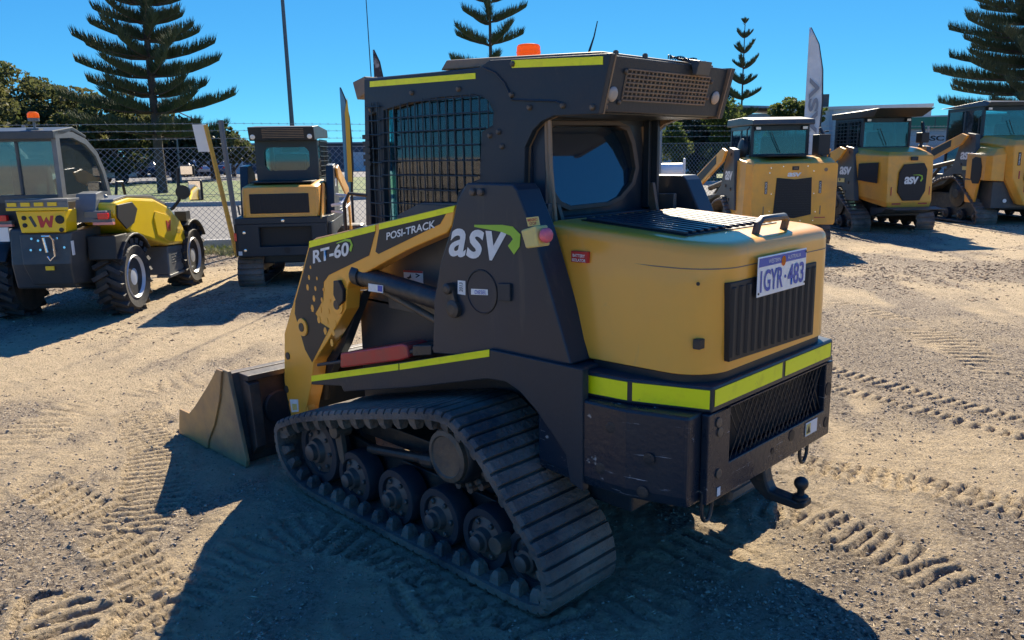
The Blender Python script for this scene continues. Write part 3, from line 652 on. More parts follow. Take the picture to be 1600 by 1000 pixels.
# small box and cable on the roof edge
m=MB(); m.prism([(1.80,1.955),(1.70,1.935),(1.715,1.885),(1.73,1.885),(1.74,1.93),(1.80,1.945)],'y',-.10,-.19); m.build('camera_bracket',DGREY,rh,bevel=.003)
m=MB(); m.tube([(1.76+.006*math.sin(k*2.2),.02-.0045*k,1.945+.008*math.cos(k*2.2)) for k in range(46)],.003,5); m.build('coiled_cable',PLASTIC,rh)
m=MB()
for (x,y) in ((1.79,.30),(1.78,.14),(1.78,-.26),(2.0,.36)): m.lathe((x,y,1.925),(0,0,1),[(.010,0),(.010,.022),(.006,.026)],8)
m.build('roof_bolt',STEEL,rh)
# rear wall of the cab with the window
RW=[(0.375, 1.685), (0.339, 1.720), (0.251, 1.732), (-0.320, 1.748), (-0.369, 1.705), (-0.452, 1.335), (0.299, 1.360)]
RH=[(0.314, 1.688), (0.259, 1.705), (-0.121, 1.710), (-0.192, 1.692), (-0.230, 1.636), (-0.260, 1.535), (-0.234, 1.473), (-0.153, 1.419), (-0.073, 1.398), (0.168, 1.395), (0.230, 1.416), (0.276, 1.463), (0.301, 1.548)]
rw=MB().prism([(.376,1.76),(-.376,1.76),(-.376,1.25),(.376,1.25)],'x',2.125,2.20,holes=[RH]).build('cab_rear_wall',BLACKG,MR)
RH2=[((y-.0)*1.0,z) for y,z in RH]
cy=sum(p[0] for p in RH)/len(RH); cz=sum(p[1] for p in RH)/len(RH)
RO=[(cy+(y-cy)*1.10,cz+(z-cz)*1.13) for y,z in RH]
MB().prism(RO,'x',2.105,2.125,holes=[RH]).build('window_seal',mat('window_seal',(.075,.06,.05),.55),rw,bevel=.004)
_p=[(cy+(y-cy)*1.01,cz+(z-cz)*1.01) for y,z in RH]; _m=MB().prism(_p,'x',2.112,2.116)
_m.v=[(x+(z-1.39)*.20,y,z) for x,y,z in _m.v]; _m.build('rear_window',GLASSD,rw)
# stepped frame below and beside the window
m=MB()
m.bx(2.06,2.12,-.36,.36,1.335,1.355); m.bx(2.02,2.12,-.37,.37,1.30,1.334)
for s in (1,-1): m.bx(2.09,2.123,.335*s,.355*s,1.36,1.735); m.bx(2.06,2.123,.356*s,.375*s,1.356,1.735)
m.build('window_frame_step',BLACKG,rw,bevel=.003)
for s in (1,):
    m=MB()
    for k,(x,y) in enumerate(((2.05,.378),(2.02,.392))): m.tube([(x,y*s,1.72),(x-.005,y*s,1.55),(x-.02,y*s,1.42),(x-.03,y*s,1.33)],.0075,8)
    m.build('cab_hose',HOSE,MR,smooth=40)
MB().prism([(-0.321, 1.710), (-0.349, 1.716), (-0.451, 1.334), (-0.400, 1.334)],'x',2.12,2.14).build('sunlit_post_edge',BRONZE,MR,bevel=.003)  # brown strip paints in the sunlit edge of the rear cab post
m=MB(); m.prism([(2.02,1.30),(2.05,1.30),(2.07,1.36),(2.07,1.41),(2.05,1.41),(2.03,1.36)],'y',.30,.32); m.lathe((2.06,.335,1.39),(-1,0,0),[(.012,0),(.012,.012)],10)
m.prism([(2.02,1.33),(2.05,1.33),(2.07,1.37),(2.07,1.47),(2.05,1.47),(2.03,1.37)],'y',-.31,-.33); m.lathe((2.06,-.345,1.36),(-1,0,0),[(.012,0),(.012,.012)],10)
m.build('gas_strut',STEEL,rw,bevel=.002)
# cowl between the hood and the cab
m=MB(); m.prism([(1.93,1.25),(2.20,1.25),(2.20,1.34),(2.02,1.335)],'y',-.44,.44); m.build('cab_cowl',BLACKG,MR,bevel=.006)
# front of the cab: posts, door glass, interior
for s in (1,-1):
    MB().bx(3.11,3.16,.345*s,.384*s,.72,1.93).build('front_post',BLACK,MR,bevel=.004)
m=MB(); m.bx(3.11,3.16,-.344,.344,1.86,1.92); m.bx(3.11,3.16,-.344,.344,.70,.76); m.build('door_frame',BLACK,MR)
MB().bx(3.13,3.136,-.34,.34,.765,1.855).build('front_door_glass',GLASS,MR)
m=MB()
for z in np.arange(.80,1.2,.05): m.cyl((3.17,-.34,z),(3.17,.34,z),.004,n=5)
for y in np.arange(-.32,.34,.05): m.cyl((3.175,y,.78),(3.175,y,1.2),.004,n=5)
m.build('front_guard',BLACK,MR)
st=MB(); st.prism([(2.38,1.02),(2.80,1.05),(2.82,1.12),(2.80,1.14),(2.44,1.12),(2.36,1.62),(2.30,1.66),(2.25,1.62),(2.30,1.03)],'y',-.22,.22); st.build('seat',SEAT,MR,bevel=.03)
m=MB(); m.tube([(2.35,.30,1.55),(2.6,.30,1.40),(2.85,.30,1.25),(2.87,-.30,1.25),(2.6,-.30,1.40),(2.35,-.30,1.55)],.018,8)
m.prism([(2.55,1.05),(2.85,1.10),(2.85,1.24),(2.80,1.26),(2.55,1.22)],'y',.24,.33); m.prism([(2.55,1.05),(2.85,1.10),(2.85,1.24),(2.80,1.26),(2.55,1.22)],'y',-.24,-.33)
m.cyl((2.80,.28,1.24),(2.82,.28,1.36),.018); m.cyl((2.80,-.28,1.24),(2.82,-.28,1.36),.018)
m.build('control_console',SEAT,MR,bevel=.006)
m=MB(); m.bx(2.16,3.10,-.355,.355,.95,.98); m.build('cab_floor',BLACK,MR)
# side mirror / front edge bar
m=MB(); m.tube([(3.17,.40,1.42),(3.26,.45,1.43),(3.29,.46,1.38),(3.29,.46,1.05),(3.25,.45,1.0)],.009,8); m.build('grab_bar',PLASTIC,MR,smooth=40)
m=MB()
for k in range(5): m.bx(3.10,3.155,.412,.430,1.56+k*.03,1.58+k*.03)
m.build('door_hinge',PLASTIC,MR)
# beacon and antenna
q=[(2.419, 1.999)][0]
b=MB().lathe((q[0],.08,q[1]-.006),(0,0,1),[(.054,0),(.054,.004),(.050,.006),(.050,.022),(.0515,.024),(.0515,.030),(.050,.032),(.049,.050),(.044,.057),(.03,.060)],32).build('beacon',ORANGE,MR,smooth=30)
MB().lathe((q[0],.08,q[1]-.03),(0,0,1),[(.048,0),(.048,.02)],24).build('beacon_base',PLASTIC,b)
MB().tube([(2.14,.02,1.95),(2.14,.02,2.0),(2.135,-.005,2.06),(2.13,-.02,2.12)],[.006,.005,.003,.002],6).build('radio_antenna',PLASTIC,MR)
# ---- bucket
EDGEST=mat('rusty_edge_steel',(.46,.27,.10),.5,.1,col2=(.30,.19,.10),nscale=7)
side=[(3.923, 0.507), (3.813, 0.051), (3.837, -0.006), (4.650, -0.029), (4.618, 0.139), (4.483, 0.149), (4.310, 0.279), (4.135, 0.425), (4.059, 0.497)]
bk=MB()
prof_out=[(3.985,.49),(3.93,.49),(3.86,.08),(3.875,.0),(4.55,-.0)]
prof_in=[(4.55,.022),(3.90,.025),(3.885,.08),(3.952,.47),(3.985,.47)]
bk.prism(prof_out+prof_in,'y',-.80,.80)
bko=bk.build('bucket',BUCKB,MR,bevel=.004)
sx=[p for p in side]
for s in (1,-1):
    SP=[(3.99,.505),(3.925,.505),(3.80,.04),(3.81,0.0),(4.61,-.005),(4.572,.155),(4.448,.158),(4.367,.212),(4.277,.285),(4.179,.364),(4.103,.430),(4.028,.505)]
    MB().prism(SP,'y',.80*s,.822*s).build('bucket_side',BUCKET,bko,bevel=.004)
    MB().prism([(4.625,-.002),(4.58,.158),(4.448,.161),(4.367,.215),(4.277,.288),(4.179,.367),(4.103,.433),(4.03,.502),(3.97,.502),(4.03,.33),(4.12,.17),(4.22,.05),(4.24,0)],'y',.8222*s,.834*s).build('side_cutter',EDGEST,bko,bevel=.003)
m=MB(); m.prism([(4.50,-.002),(4.68,-.004),(4.68,.008),(4.50,.024)],'y',-.82,.82); m.build('cutting_edge',BUCKET,bko,bevel=.002)
m=MB()
for y0,y1 in ((.70,.76),(.30,.36),(-.36,-.30),(-.76,-.70)):
    m.prism([(3.925,.47),(3.82,.44),(3.79,.10),(3.855,.04)],'y',y0,y1)
m.bx(3.83,3.95,-.76,.76,.455,.485)
m.build('attachment_rib',BUCKB,bko,bevel=.004)
m=MB().lathe((3.885,.56,.26),(-1,0,.15),[(.085,-.02),(.095,.008),(.085,.016),(.07,.012)],26); m.build('back_recess',BUCKB,bko,smooth=40)
m=MB(); m.prism([(3.90,.47),(3.62,.42),(3.58,.16),(3.66,.10),(3.86,.12)],'y',-.52,-.48); m.prism([(3.90,.47),(3.62,.42),(3.58,.16),(3.66,.10),(3.86,.12)],'y',.48,.52)
m.bx(3.72,3.80,-.48,.48,.16,.40); m.build('quick_coupler',BLACK,bko,bevel=.006)
# lower ends of the arms reaching the coupler
for s in (1,-1):
    m=MB().prism([(3.60,.60),(3.72,.60),(3.76,.30),(3.72,.16),(3.62,.16),(3.56,.30)],'y',.525*s,.575*s); m.build('arm_foot',OCHRE,MR,bevel=.005)
    cy=MB().cyl((3.45,.44*s,.92),(3.62,.44*s,.34),.032,n=16).build('tilt_cylinder',DARKST,MR,smooth=40)
# ================================================================ ground
def fbm(X,Y,sc,oct=4,seed=0):
    r=np.random.default_rng(seed); out=np.zeros_like(X); amp=1;tot=0
    for o in range(oct):
        g=r.random((256,256)); x=X*sc*2**o; y=Y*sc*2**o
        xi=np.floor(x).astype(int); yi=np.floor(y).astype(int); fx=x-xi; fy=y-yi; fx=fx*fx*(3-2*fx); fy=fy*fy*(3-2*fy)
        a=g[xi%256,yi%256];b=g[(xi+1)%256,yi%256];c=g[xi%256,(yi+1)%256];d=g[(xi+1)%256,(yi+1)%256]
        out+=amp*((a*(1-fx)+b*fx)*(1-fy)+(c*(1-fx)+d*fx)*fy); tot+=amp; amp*=.5
    return out/tot-.5
# fence line, also the end of the yard
FP=[(22.0,9.5),(13.35,-3.95),(10.9,-13.3),(4.0,-34.0)]
def yard_side(X,Y):
    """distance inside the fence (positive in the yard)"""
    best=None
    for (a,b) in zip(FP[:-1],FP[1:]):
        dx,dy=b[0]-a[0],b[1]-a[1]; L=math.hypot(dx,dy); d=((X-a[0])*dy-(Y-a[1])*dx)/L
        best=d if best is None else np.minimum(best,d)
    return best
def axis(lo,hi,step,far0,far1,g):
    c=list(np.arange(lo,hi,step)); s=step; x=c[-1]; 
    while x<far1: s=min(s*g,30); x+=s; c.append(x)
    s=step; x=c[0]; l=[]
    while x>far0: s=min(s*g,30); x-=s; l.append(x)
    return np.array(l[::-1]+c)
gx=axis(.25,4.7,.0135,-250,900,1.02); gy=axis(-3.9,2.45,.0135,-900,400,1.02)
GX,GY=np.meshgrid(gx,gy,indexing='ij')
ys=yard_side(GX,GY); inside=np.clip(ys/1.0,0,1)
near=np.clip(1-np.hypot(GX-3,GY+.5)/16,0,1)**.5
hh=fbm(GX,GY,.7,3,1)*.035+fbm(GX,GY,4,4,2)*.022+fbm(GX,GY,20,3,3)*.017*near
_c,_s=math.cos(R_(-50)),math.sin(R_(-50)); U_=GX*_c+GY*_s; V_=-GX*_s+GY*_c
hh+=fbm(U_*1.6+3*fbm(GX,GY,.4,2,51),V_*13,1.0,3,50)*.020*near*np.clip(.35+4*fbm(GX,GY,.55,2,52),0,1)
# crawler and tyre imprints pressed into the dirt
PM=np.zeros_like(hh)
def imprint(path,width,pitch,depth,skew=0.,gap=None,broken=.5,seed=5):
    global hh,PM
    P=np.array(path,float); S0=0
    best=np.full(GX.shape,1e9); sv_=np.zeros(GX.shape); dv=np.zeros(GX.shape)
    bb=(GX>P[:,0].min()-width)&(GX<P[:,0].max()+width)&(GY>P[:,1].min()-width)&(GY<P[:,1].max()+width)
    for a,b in zip(P[:-1],P[1:]):
        L=np.hypot(*(b-a)); t=(b-a)/L; rx=GX-a[0]; ry=GY-a[1]; s=np.clip(rx*t[0]+ry*t[1],0,L); d=rx*-t[1]+ry*t[0]
        dist=np.hypot(rx-s*t[0],ry-s*t[1]); m=dist<best; best=np.where(m,dist,best); sv_=np.where(m,S0+s,sv_); dv=np.where(m,d,dv); S0+=L
    k=np.clip((width/2-best)/.02,0,1)*np.clip((S0-sv_)/.1,0,1)*np.clip(sv_/.1,0,1)*bb
    if gap: k=k*(np.abs(dv)>gap/2)
    wob=fbm(GX,GY,6,2,seed)*.06
    ph=(sv_+skew*dv+wob)/pitch; tri=np.abs(((ph%1)-.5)*2); saw=1-2*np.clip((tri-.52)/.22,0,1)
    br=np.clip((fbm(GX,GY,2.2,3,seed+9)+.5-broken*.6)*5,0,1)
    kk=k*br; PM=np.maximum(PM,kk*np.clip(.5+.5*saw,0,1)); hh=hh*(1-.6*kk)
    hh+=k*br*(saw*depth*.85-.10*depth)+ np.clip(1-np.abs(best-width/2)/.03,0,1)*bb*br*depth*.7*(k>=0)
    return
C2=lambda l:[(x,y) for x,y in l]
imprint([(2.406, -3.041), (1.834, -2.908), (1.405, -2.797), (0.896, -2.670)],.17,.080,.018,broken=.05,seed=11)
imprint([(2.228, -2.639), (1.696, -2.518), (1.296, -2.415), (0.827, -2.327)],.15,.080,.016,broken=.12,seed=12)
imprint([(1.761, -1.160), (1.463, -1.247), (1.125, -1.322), (0.829, -1.340), (0.492, -1.355)],.27,.066,.015,broken=.0,seed=13,gap=.025)
imprint([(1.682, -0.609), (1.426, -0.660), (1.162, -0.571), (0.913, -0.511), (0.715, -0.378)],.30,.070,.015,skew=.2,broken=.05,seed=14)
imprint([(2.657, 1.883), (2.774, 1.732), (2.865, 1.451), (2.920, 1.145), (2.894, 0.877)],.34,.07,.010,broken=.3,seed=15)
imprint([(2.151, 1.145), (2.045, 0.872), (1.811, 0.740), (1.554, 0.792)],.36,.08,.016,broken=.1,seed=16)
imprint([(4.359, 1.658), (3.868, 1.603), (3.345, 1.617), (2.906, 1.681), (2.631, 1.809)],.26,.09,.016,skew=.5,broken=.45,seed=17)
imprint([(3.062, 2.165), (3.064, 2.005), (2.804, 1.895), (2.774, 1.732)],.30,.10,.018,skew=-.6,broken=.3,seed=18)
imprint([(5.295, 0.843), (4.449, 1.016), (3.768, 1.319), (3.404, 1.596)],.34,.06,.010,broken=.25,seed=19)
imprint([(4.701, 1.973), (5.533, 1.233), (5.805, 0.610), (5.700, 0.133)],.45,.10,.008,broken=.5,seed=20)
imprint([(2.924, 0.989), (2.581, 0.829), (2.185, 0.814), (1.827, 0.948)],.34,.08,.015,broken=.15,seed=22)
imprint([(1.590, 0.750), (1.562, 0.418), (1.590, 0.122), (1.562, -0.278)],.34,.085,.010,broken=.4,seed=23)
imprint([(3.566, -5.744), (2.644, -5.196), (1.886, -4.483), (1.226, -3.572)],.4,.11,.012,broken=.5,seed=24)
# where fine pale sand lies on the coarser dirt: drifts, smoothed patches and the pressed tread blocks
SAND=np.clip((fbm(GX,GY,.55,4,71)+.5*fbm(U_*.9,V_*4,1,3,72)+.10*np.clip(1-np.hypot(GX-5.5,GY-1.6)/4,0,1))*6+.25,0,1)
for (cx_,cy_),rx_,ry_,an_ in [(p_,a_,b_,c_) for p_,a_,b_,c_ in zip([(1.156, -1.924), (1.864, -2.385), (5.669, -0.609), (2.865, 1.451), (3.773, -5.572)],(.75,.35,.9,1.1,.8),(.22,.12,.5,.45,.3),(-1.25,-1.2,-.8,-.9,-1.1))]:
    dx_=(GX-cx_)*math.cos(an_)+(GY-cy_)*math.sin(an_); dy_=-(GX-cx_)*math.sin(an_)+(GY-cy_)*math.cos(an_)
    SAND=np.maximum(SAND,np.clip(1.5-1.5*np.hypot(dx_/rx_,dy_/ry_)+1.3*fbm(U_*2,V_*7,1,3,73),0,1))
SAND=np.clip(np.maximum(SAND,PM*.85),0,1)
hh+=(1-SAND)*(fbm(GX,GY,24,3,74)*.016+fbm(GX,GY,9,2,75)*.008)*near
# berm running along the right
d_=np.abs(((GX-3.5)*.30+(GY+4.2)*.95)+fbm(GX,GY,.8,2,31)*.8)
# flatten under the contact patch of the tracks
tr=((np.abs(np.abs(GY)-.61)<.24)&(GX>1.7)&(GX<3.5)); hh=np.where(tr,np.minimum(hh,-.003),hh)
bk_=((np.abs(GY)<.86)&(GX>3.8)&(GX<4.85)); hh=np.where(bk_,np.minimum(hh,-.004),hh)
hh=np.where((np.hypot(GX-2.6,GY)<2.6),np.minimum(hh,.02),hh)
hh+=fbm(GX,GY,28,3,61)*.008*near
hh*=inside
hh=np.where(ys<0,-.02,hh)
verts=np.stack([GX.ravel(),GY.ravel(),hh.ravel()],1); nx_,ny_=GX.shape
idx=np.arange(nx_*ny_).reshape(nx_,ny_); q=np.stack([idx[:-1,:-1].ravel(),idx[1:,:-1].ravel(),idx[1:,1:].ravel(),idx[:-1,1:].ravel()],1)
def npmesh(name,verts,quads,m,k=4,smooth=True):
    me=bpy.data.meshes.new(name); me.vertices.add(len(verts)); me.vertices.foreach_set('co',verts.astype(np.float32).ravel())
    me.loops.add(quads.size); me.loops.foreach_set('vertex_index',quads.astype(np.int32).ravel())
    me.polygons.add(len(quads)); me.polygons.foreach_set('loop_start',np.arange(0,quads.size,k,dtype=np.int32)); me.polygons.foreach_set('loop_total',np.full(len(quads),k,dtype=np.int32))
    me.update(calc_edges=True); me.validate()
    if smooth: me.shade_smooth()
    me.materials.append(m); o=bpy.data.objects.new(name,me); COL.objects.link(o); return o
# dirt material
def dirt():
    m=bpy.data.materials.new('sandy_dirt'); m.use_nodes=True; t=m.node_tree; b=t.nodes['Principled BSDF']; b.inputs['Roughness'].default_value=.95; b.inputs['Specular IOR Level'].default_value=.2
    tc=t.nodes.new('ShaderNodeTexCoord')
    def n(sc,lo,hi,dt=8,ro=.65):
        a=t.nodes.new('ShaderNodeTexNoise'); a.inputs['Scale'].default_value=sc; a.inputs['Detail'].default_value=dt; a.inputs['Roughness'].default_value=ro
        t.links.new(tc.outputs['Object'],a.inputs['Vector']); r=t.nodes.new('ShaderNodeMapRange'); r.inputs[1].default_value=lo; r.inputs[2].default_value=hi; t.links.new(a.outputs[0],r.inputs[0]); return a,r
    def mix(f,c1,c2):
        x=t.nodes.new('ShaderNodeMix'); x.data_type='RGBA'
        for i,c in ((6,c1),(7,c2)):
            if isinstance(c,tuple): x.inputs[i].default_value=(*c,1)
            else: t.links.new(c,x.inputs[i])
        t.links.new(f,x.inputs[0]); return x.outputs[2]
    _,r1=n(.55,.40,.62); c=mix(r1.outputs[0],(.50,.40,.285),(.35,.28,.205))
    _,r2=n(2.6,.53,.72); c=mix(r2.outputs[0],c,(.19,.150,.115))
    _,r4=n(42,.49,.60,7); c=mix(r4.outputs[0],c,(.13,.105,.09))
    _,r5=n(80,.56,.63,4); c=mix(r5.outputs[0],c,(.68,.58,.45))
    at=t.nodes.new('ShaderNodeAttribute'); at.attribute_name='sand'
    _,rs=n(9,.35,.65,6); sc=mix(rs.outputs[0],(.70,.55,.36),(.56,.435,.28)); _,rq=n(60,.57,.66,5); sc=mix(rq.outputs[0],sc,(.33,.26,.18))
    c=mix(at.outputs['Fac'],c,sc)
    t.links.new(c,b.inputs['Base Color'])
    n1,_=n(60,0,1,8,.75); bp=t.nodes.new('ShaderNodeBump'); bp.inputs['Strength'].default_value=1.0; bp.inputs['Distance'].default_value=.055
    t.links.new(n1.outputs[0],bp.inputs['Height'])
    v=t.nodes.new('ShaderNodeTexVoronoi'); v.inputs['Scale'].default_value=45; t.links.new(tc.outputs['Object'],v.inputs['Vector'])
    bp2=t.nodes.new('ShaderNodeBump'); bp2.inputs['Strength'].default_value=.25; bp2.inputs['Distance'].default_value=.02; bp2.invert=True
    t.links.new(v.outputs['Distance'],bp2.inputs['Height']); t.links.new(bp.outputs[0],bp2.inputs['Normal']); t.links.new(bp2.outputs[0],b.inputs['Normal'])
    return m
g=npmesh('ground',verts,q,dirt()); tag(g,kind='structure')
_at=g.data.attributes.new('sand','FLOAT','POINT'); _at.data.foreach_set('value',SAND.astype(np.float32).ravel())
def hat(x,y):
    i=np.clip(np.searchsorted(gx,x)-1,0,len(gx)-2); j=np.clip(np.searchsorted(gy,y)-1,0,len(gy)-2); return hh[i,j]
# gravel stones and bark chips: real little solids
def chips(name,n,region,smin,smax,flat,m,seed,dens=None,thin=None):
    r=np.random.default_rng(seed); P=region(r,n); x,y=P[:,0],P[:,1]
    keep=(yard_side(x,y)>.0)
    if dens is not None: keep&=dens(x,y,r)
    keep&=(SAND[np.clip(np.searchsorted(gx,x)-1,0,len(gx)-2),np.clip(np.searchsorted(gy,y)-1,0,len(gy)-2)]<.5)|(r.random(len(x))<.25)
    keep&=~((np.abs(np.abs(y)-.61)<.22)&(x>1.66)&(x<3.55)); keep&=~((np.abs(y)<.84)&(x>3.85)&(x<4.8))
    x,y=x[keep],y[keep]; n=len(x); s=r.uniform(0,1,n)**2.2*(smax-smin)+smin
    base=np.array([(1,0,0),(0,1,0),(-1,0,0),(0,-1,0),(0,0,1),(0,0,-1)],float); F=np.array([(0,1,4),(1,2,4),(2,3,4),(3,0,4),(1,0,5),(2,1,5),(3,2,5),(0,3,5)])
    th=r.uniform(0,2*np.pi,n); el=r.uniform(.55,1.0,n)*(thin or (1 if flat>.4 else .45))
    V=base[None]*np.stack([s,s*el,s*flat*r.uniform(.6,1.3,n)],1)[:,None]; V=V*r.uniform(.7,1.25,(n,6,1))
    c,s_=np.cos(th)[:,None],np.sin(th)[:,None]; tl=r.uniform(-.35,.35,(n,1))
    X=V[:,:,0]*c-V[:,:,1]*s_; Y=V[:,:,0]*s_+V[:,:,1]*c; Z=V[:,:,2]+X*tl
    V=np.stack([X+x[:,None],Y+y[:,None],Z+(hat(x,y)+s*flat*.25)[:,None]],2).reshape(-1,3)
    Q=(F[None]+(np.arange(n)*6)[:,None,None]).reshape(-1,3)
    o=npmesh(name,V,Q,m,3,False); return o
def polar(rmin,rmax,a0,a1,pw=1.0):
    def f(r,n):
        rr=rmin+(rmax-rmin)*r.random(n)**pw; a=np.radians(a0+(a1-a0)*r.random(n)); return np.stack([rr*np.cos(a),2.63+rr*np.sin(a)],1)
    return f
GRAV=mat('gravel_stone',(.36,.29,.22),.9,col2=(.20,.165,.13),nscale=30,col3=(.55,.45,.33),n3=17,lo3=.5,hi3=.7)
CHIP=mat('bark_chip',(.30,.20,.12),.9,col2=(.13,.085,.06),nscale=9,col3=(.52,.40,.27),n3=16,lo3=.5,hi3=.66)
o=chips('gravel',90000,polar(1.4,9.0,-88,-2,1.0),.0022,.0120,.55,GRAV,3,lambda x,y,r:(fbm(x[None],y[None],.9,3,41)[0]+.5)>r.random(len(x))*.85); tag(o,'loose pale and brown gravel strewn over the sandy yard','gravel',kind='stuff')
o=chips('bark_mulch',105000,polar(7.2,20,-84,-3,.8),.012,.042,.22,CHIP,4,lambda x,y,r:(fbm(x[None],y[None],.5,3,42)[0]+.5+.16*np.clip((np.hypot(x,y-2.63)-9)/4,-1,1))>r.random(len(x))*.35+.33); tag(o,'brown bark mulch chips lying under and around the parked machines','mulch',kind='stuff')
STRAW=mat('dry_straw',(.56,.45,.30),.9,col2=(.20,.15,.11),nscale=14,nlo=.45,nhi=.58)
o=chips('dry_litter',42000,polar(1.5,8.5,-88,-2,1.0),.006,.026,.16,STRAW,9,lambda x,y,r:(fbm(x[None],y[None],.8,3,43)[0]+.5)>r.random(len(x))*.7+.2,.16); tag(o,'thin dry straw and bark splinters scattered on the coarse dirt','litter',kind='stuff')
# grass verge strip just inside and outside the fence, street, far verge, car park
def strip(name,poly,z,m,kind='structure'):
    me=bpy.data.meshes.new(name); me.from_pydata([(x,y,z) for x,y in poly],[],[tuple(range(len(poly)))]); me.materials.append(m)
    o=bpy.data.objects.new(name,me); COL.objects.link(o); tag(o,kind=kind); return o
def offs(path,d):
    out=[]
    for i,p in enumerate(path):
        a=Vector(path[max(i-1,0)]);b=Vector(path[min(i+1,len(path)-1)]); t=(b-a).normalized(); n=Vector((-t.y,t.x))  # away from the yard
        if n.x<0 and False: n=-n
        out.append((p[0]+n.x*d,p[1]+n.y*d))
    return out
# far line of the street measured from the photograph: left and right ends
FAR=[(60.0,20.0),(27.0,-10.0),(22.0,-29.0),(10,-75)]
NEARL=offs(FP,.9)
ASPH=mat('grey_asphalt',(.145,.14,.138),.9,col2=(.115,.11,.108),nscale=3,col3=(.22,.21,.20),n3=60,bump=.3,bscale=120)  # plain grey asphalt, mottled at random
CONC=mat('concrete_kerb',(.42,.40,.37),.85,col2=(.30,.28,.26),nscale=6)
TURF=mat('turf',(.055,.105,.012),.9,col2=(.11,.13,.03),nscale=.6,nlo=.42,nhi=.62,col3=(.07,.10,.02),n3=6,bump=.5,bscale=30)
DRYT=mat('dry_turf',(.17,.17,.05),.9,col2=(.34,.28,.16),nscale=1.5,nlo=.4,nhi=.62,bump=.5,bscale=30)
strip('road',NEARL+FAR[::-1],.0,ASPH)
strip('grass_verge',FP+NEARL[::-1],.001,DRYT)
K=MB()
def kerb(path,w,h,name):
    o2=[(x,y) for x,y in path]; o3=offs(path,w)
    m=MB(); m.loft([[(a[0],a[1],-.05),(a[0],a[1],h),(b[0],b[1],h),(b[0],b[1],-.05)] for a,b in zip(o2,o3)]); o=m.build(name,CONC,bevel=.015); tag(o,kind='structure')
kerb(NEARL,.16,.13,'near_kerb'); kerb(FAR,.18,.15,'far_kerb')
def park_edge(d): return [(p[0]+d*.82,p[1]-d*.30) for p in FAR]
P1=park_edge(.2); P2=[(120,30),(56,-15),(48,-42),(40,-110)]
strip('far_lawn',P1+P2[::-1],.12,TURF)
P3=[(170,30),(100,-30),(95,-70),(70,-130)]
strip('car_park',P2+P3[::-1],.125,ASPH)
# tufts of grass along the fence
def grass(n,seed):
    r=np.random.default_rng(seed); L=[]; segs=[(FP[1],(17.5,2.6)),(FP[1],FP[2]),(FP[2],(8,-22))]
    V=[];Q=[];k=0
    for i in range(n):
        a,b=segs[r.integers(3)]; t=r.random(); d=r.normal(.1,.45); dx,dy=b[0]-a[0],b[1]-a[1]; ln=math.hypot(dx,dy)
        x=a[0]+dx*t+dy/ln*d; y=a[1]+dy*t-dx/ln*d
        if fbm(np.array([[x]]),np.array([[y]]),1.1,2,77)[0,0]<-.06: continue
        z=0
        for j in range(5):
            an=r.uniform(0,6.28); h=r.uniform(.03,.11); w=.006; ox,oy=r.normal(0,.03,2); lx,ly=math.cos(an)*h*.5,math.sin(an)*h*.5
            V+=[(x+ox-w*math.sin(an),y+oy+w*math.cos(an),z),(x+ox+w*math.sin(an),y+oy-w*math.cos(an),z),(x+ox+lx,y+oy+ly,z+h)]; Q.append((k,k+1,k+2)); k+=3
    o=npmesh('grass',np.array(V),np.array(Q),mat('grass_blade',(.20,.24,.05),.7,col2=(.42,.36,.16),nscale=3,nlo=.4,nhi=.6),3,False); tag(o,'low green and straw coloured grass growing along the foot of the wire fence','grass',kind='stuff')
grass(9000,8)
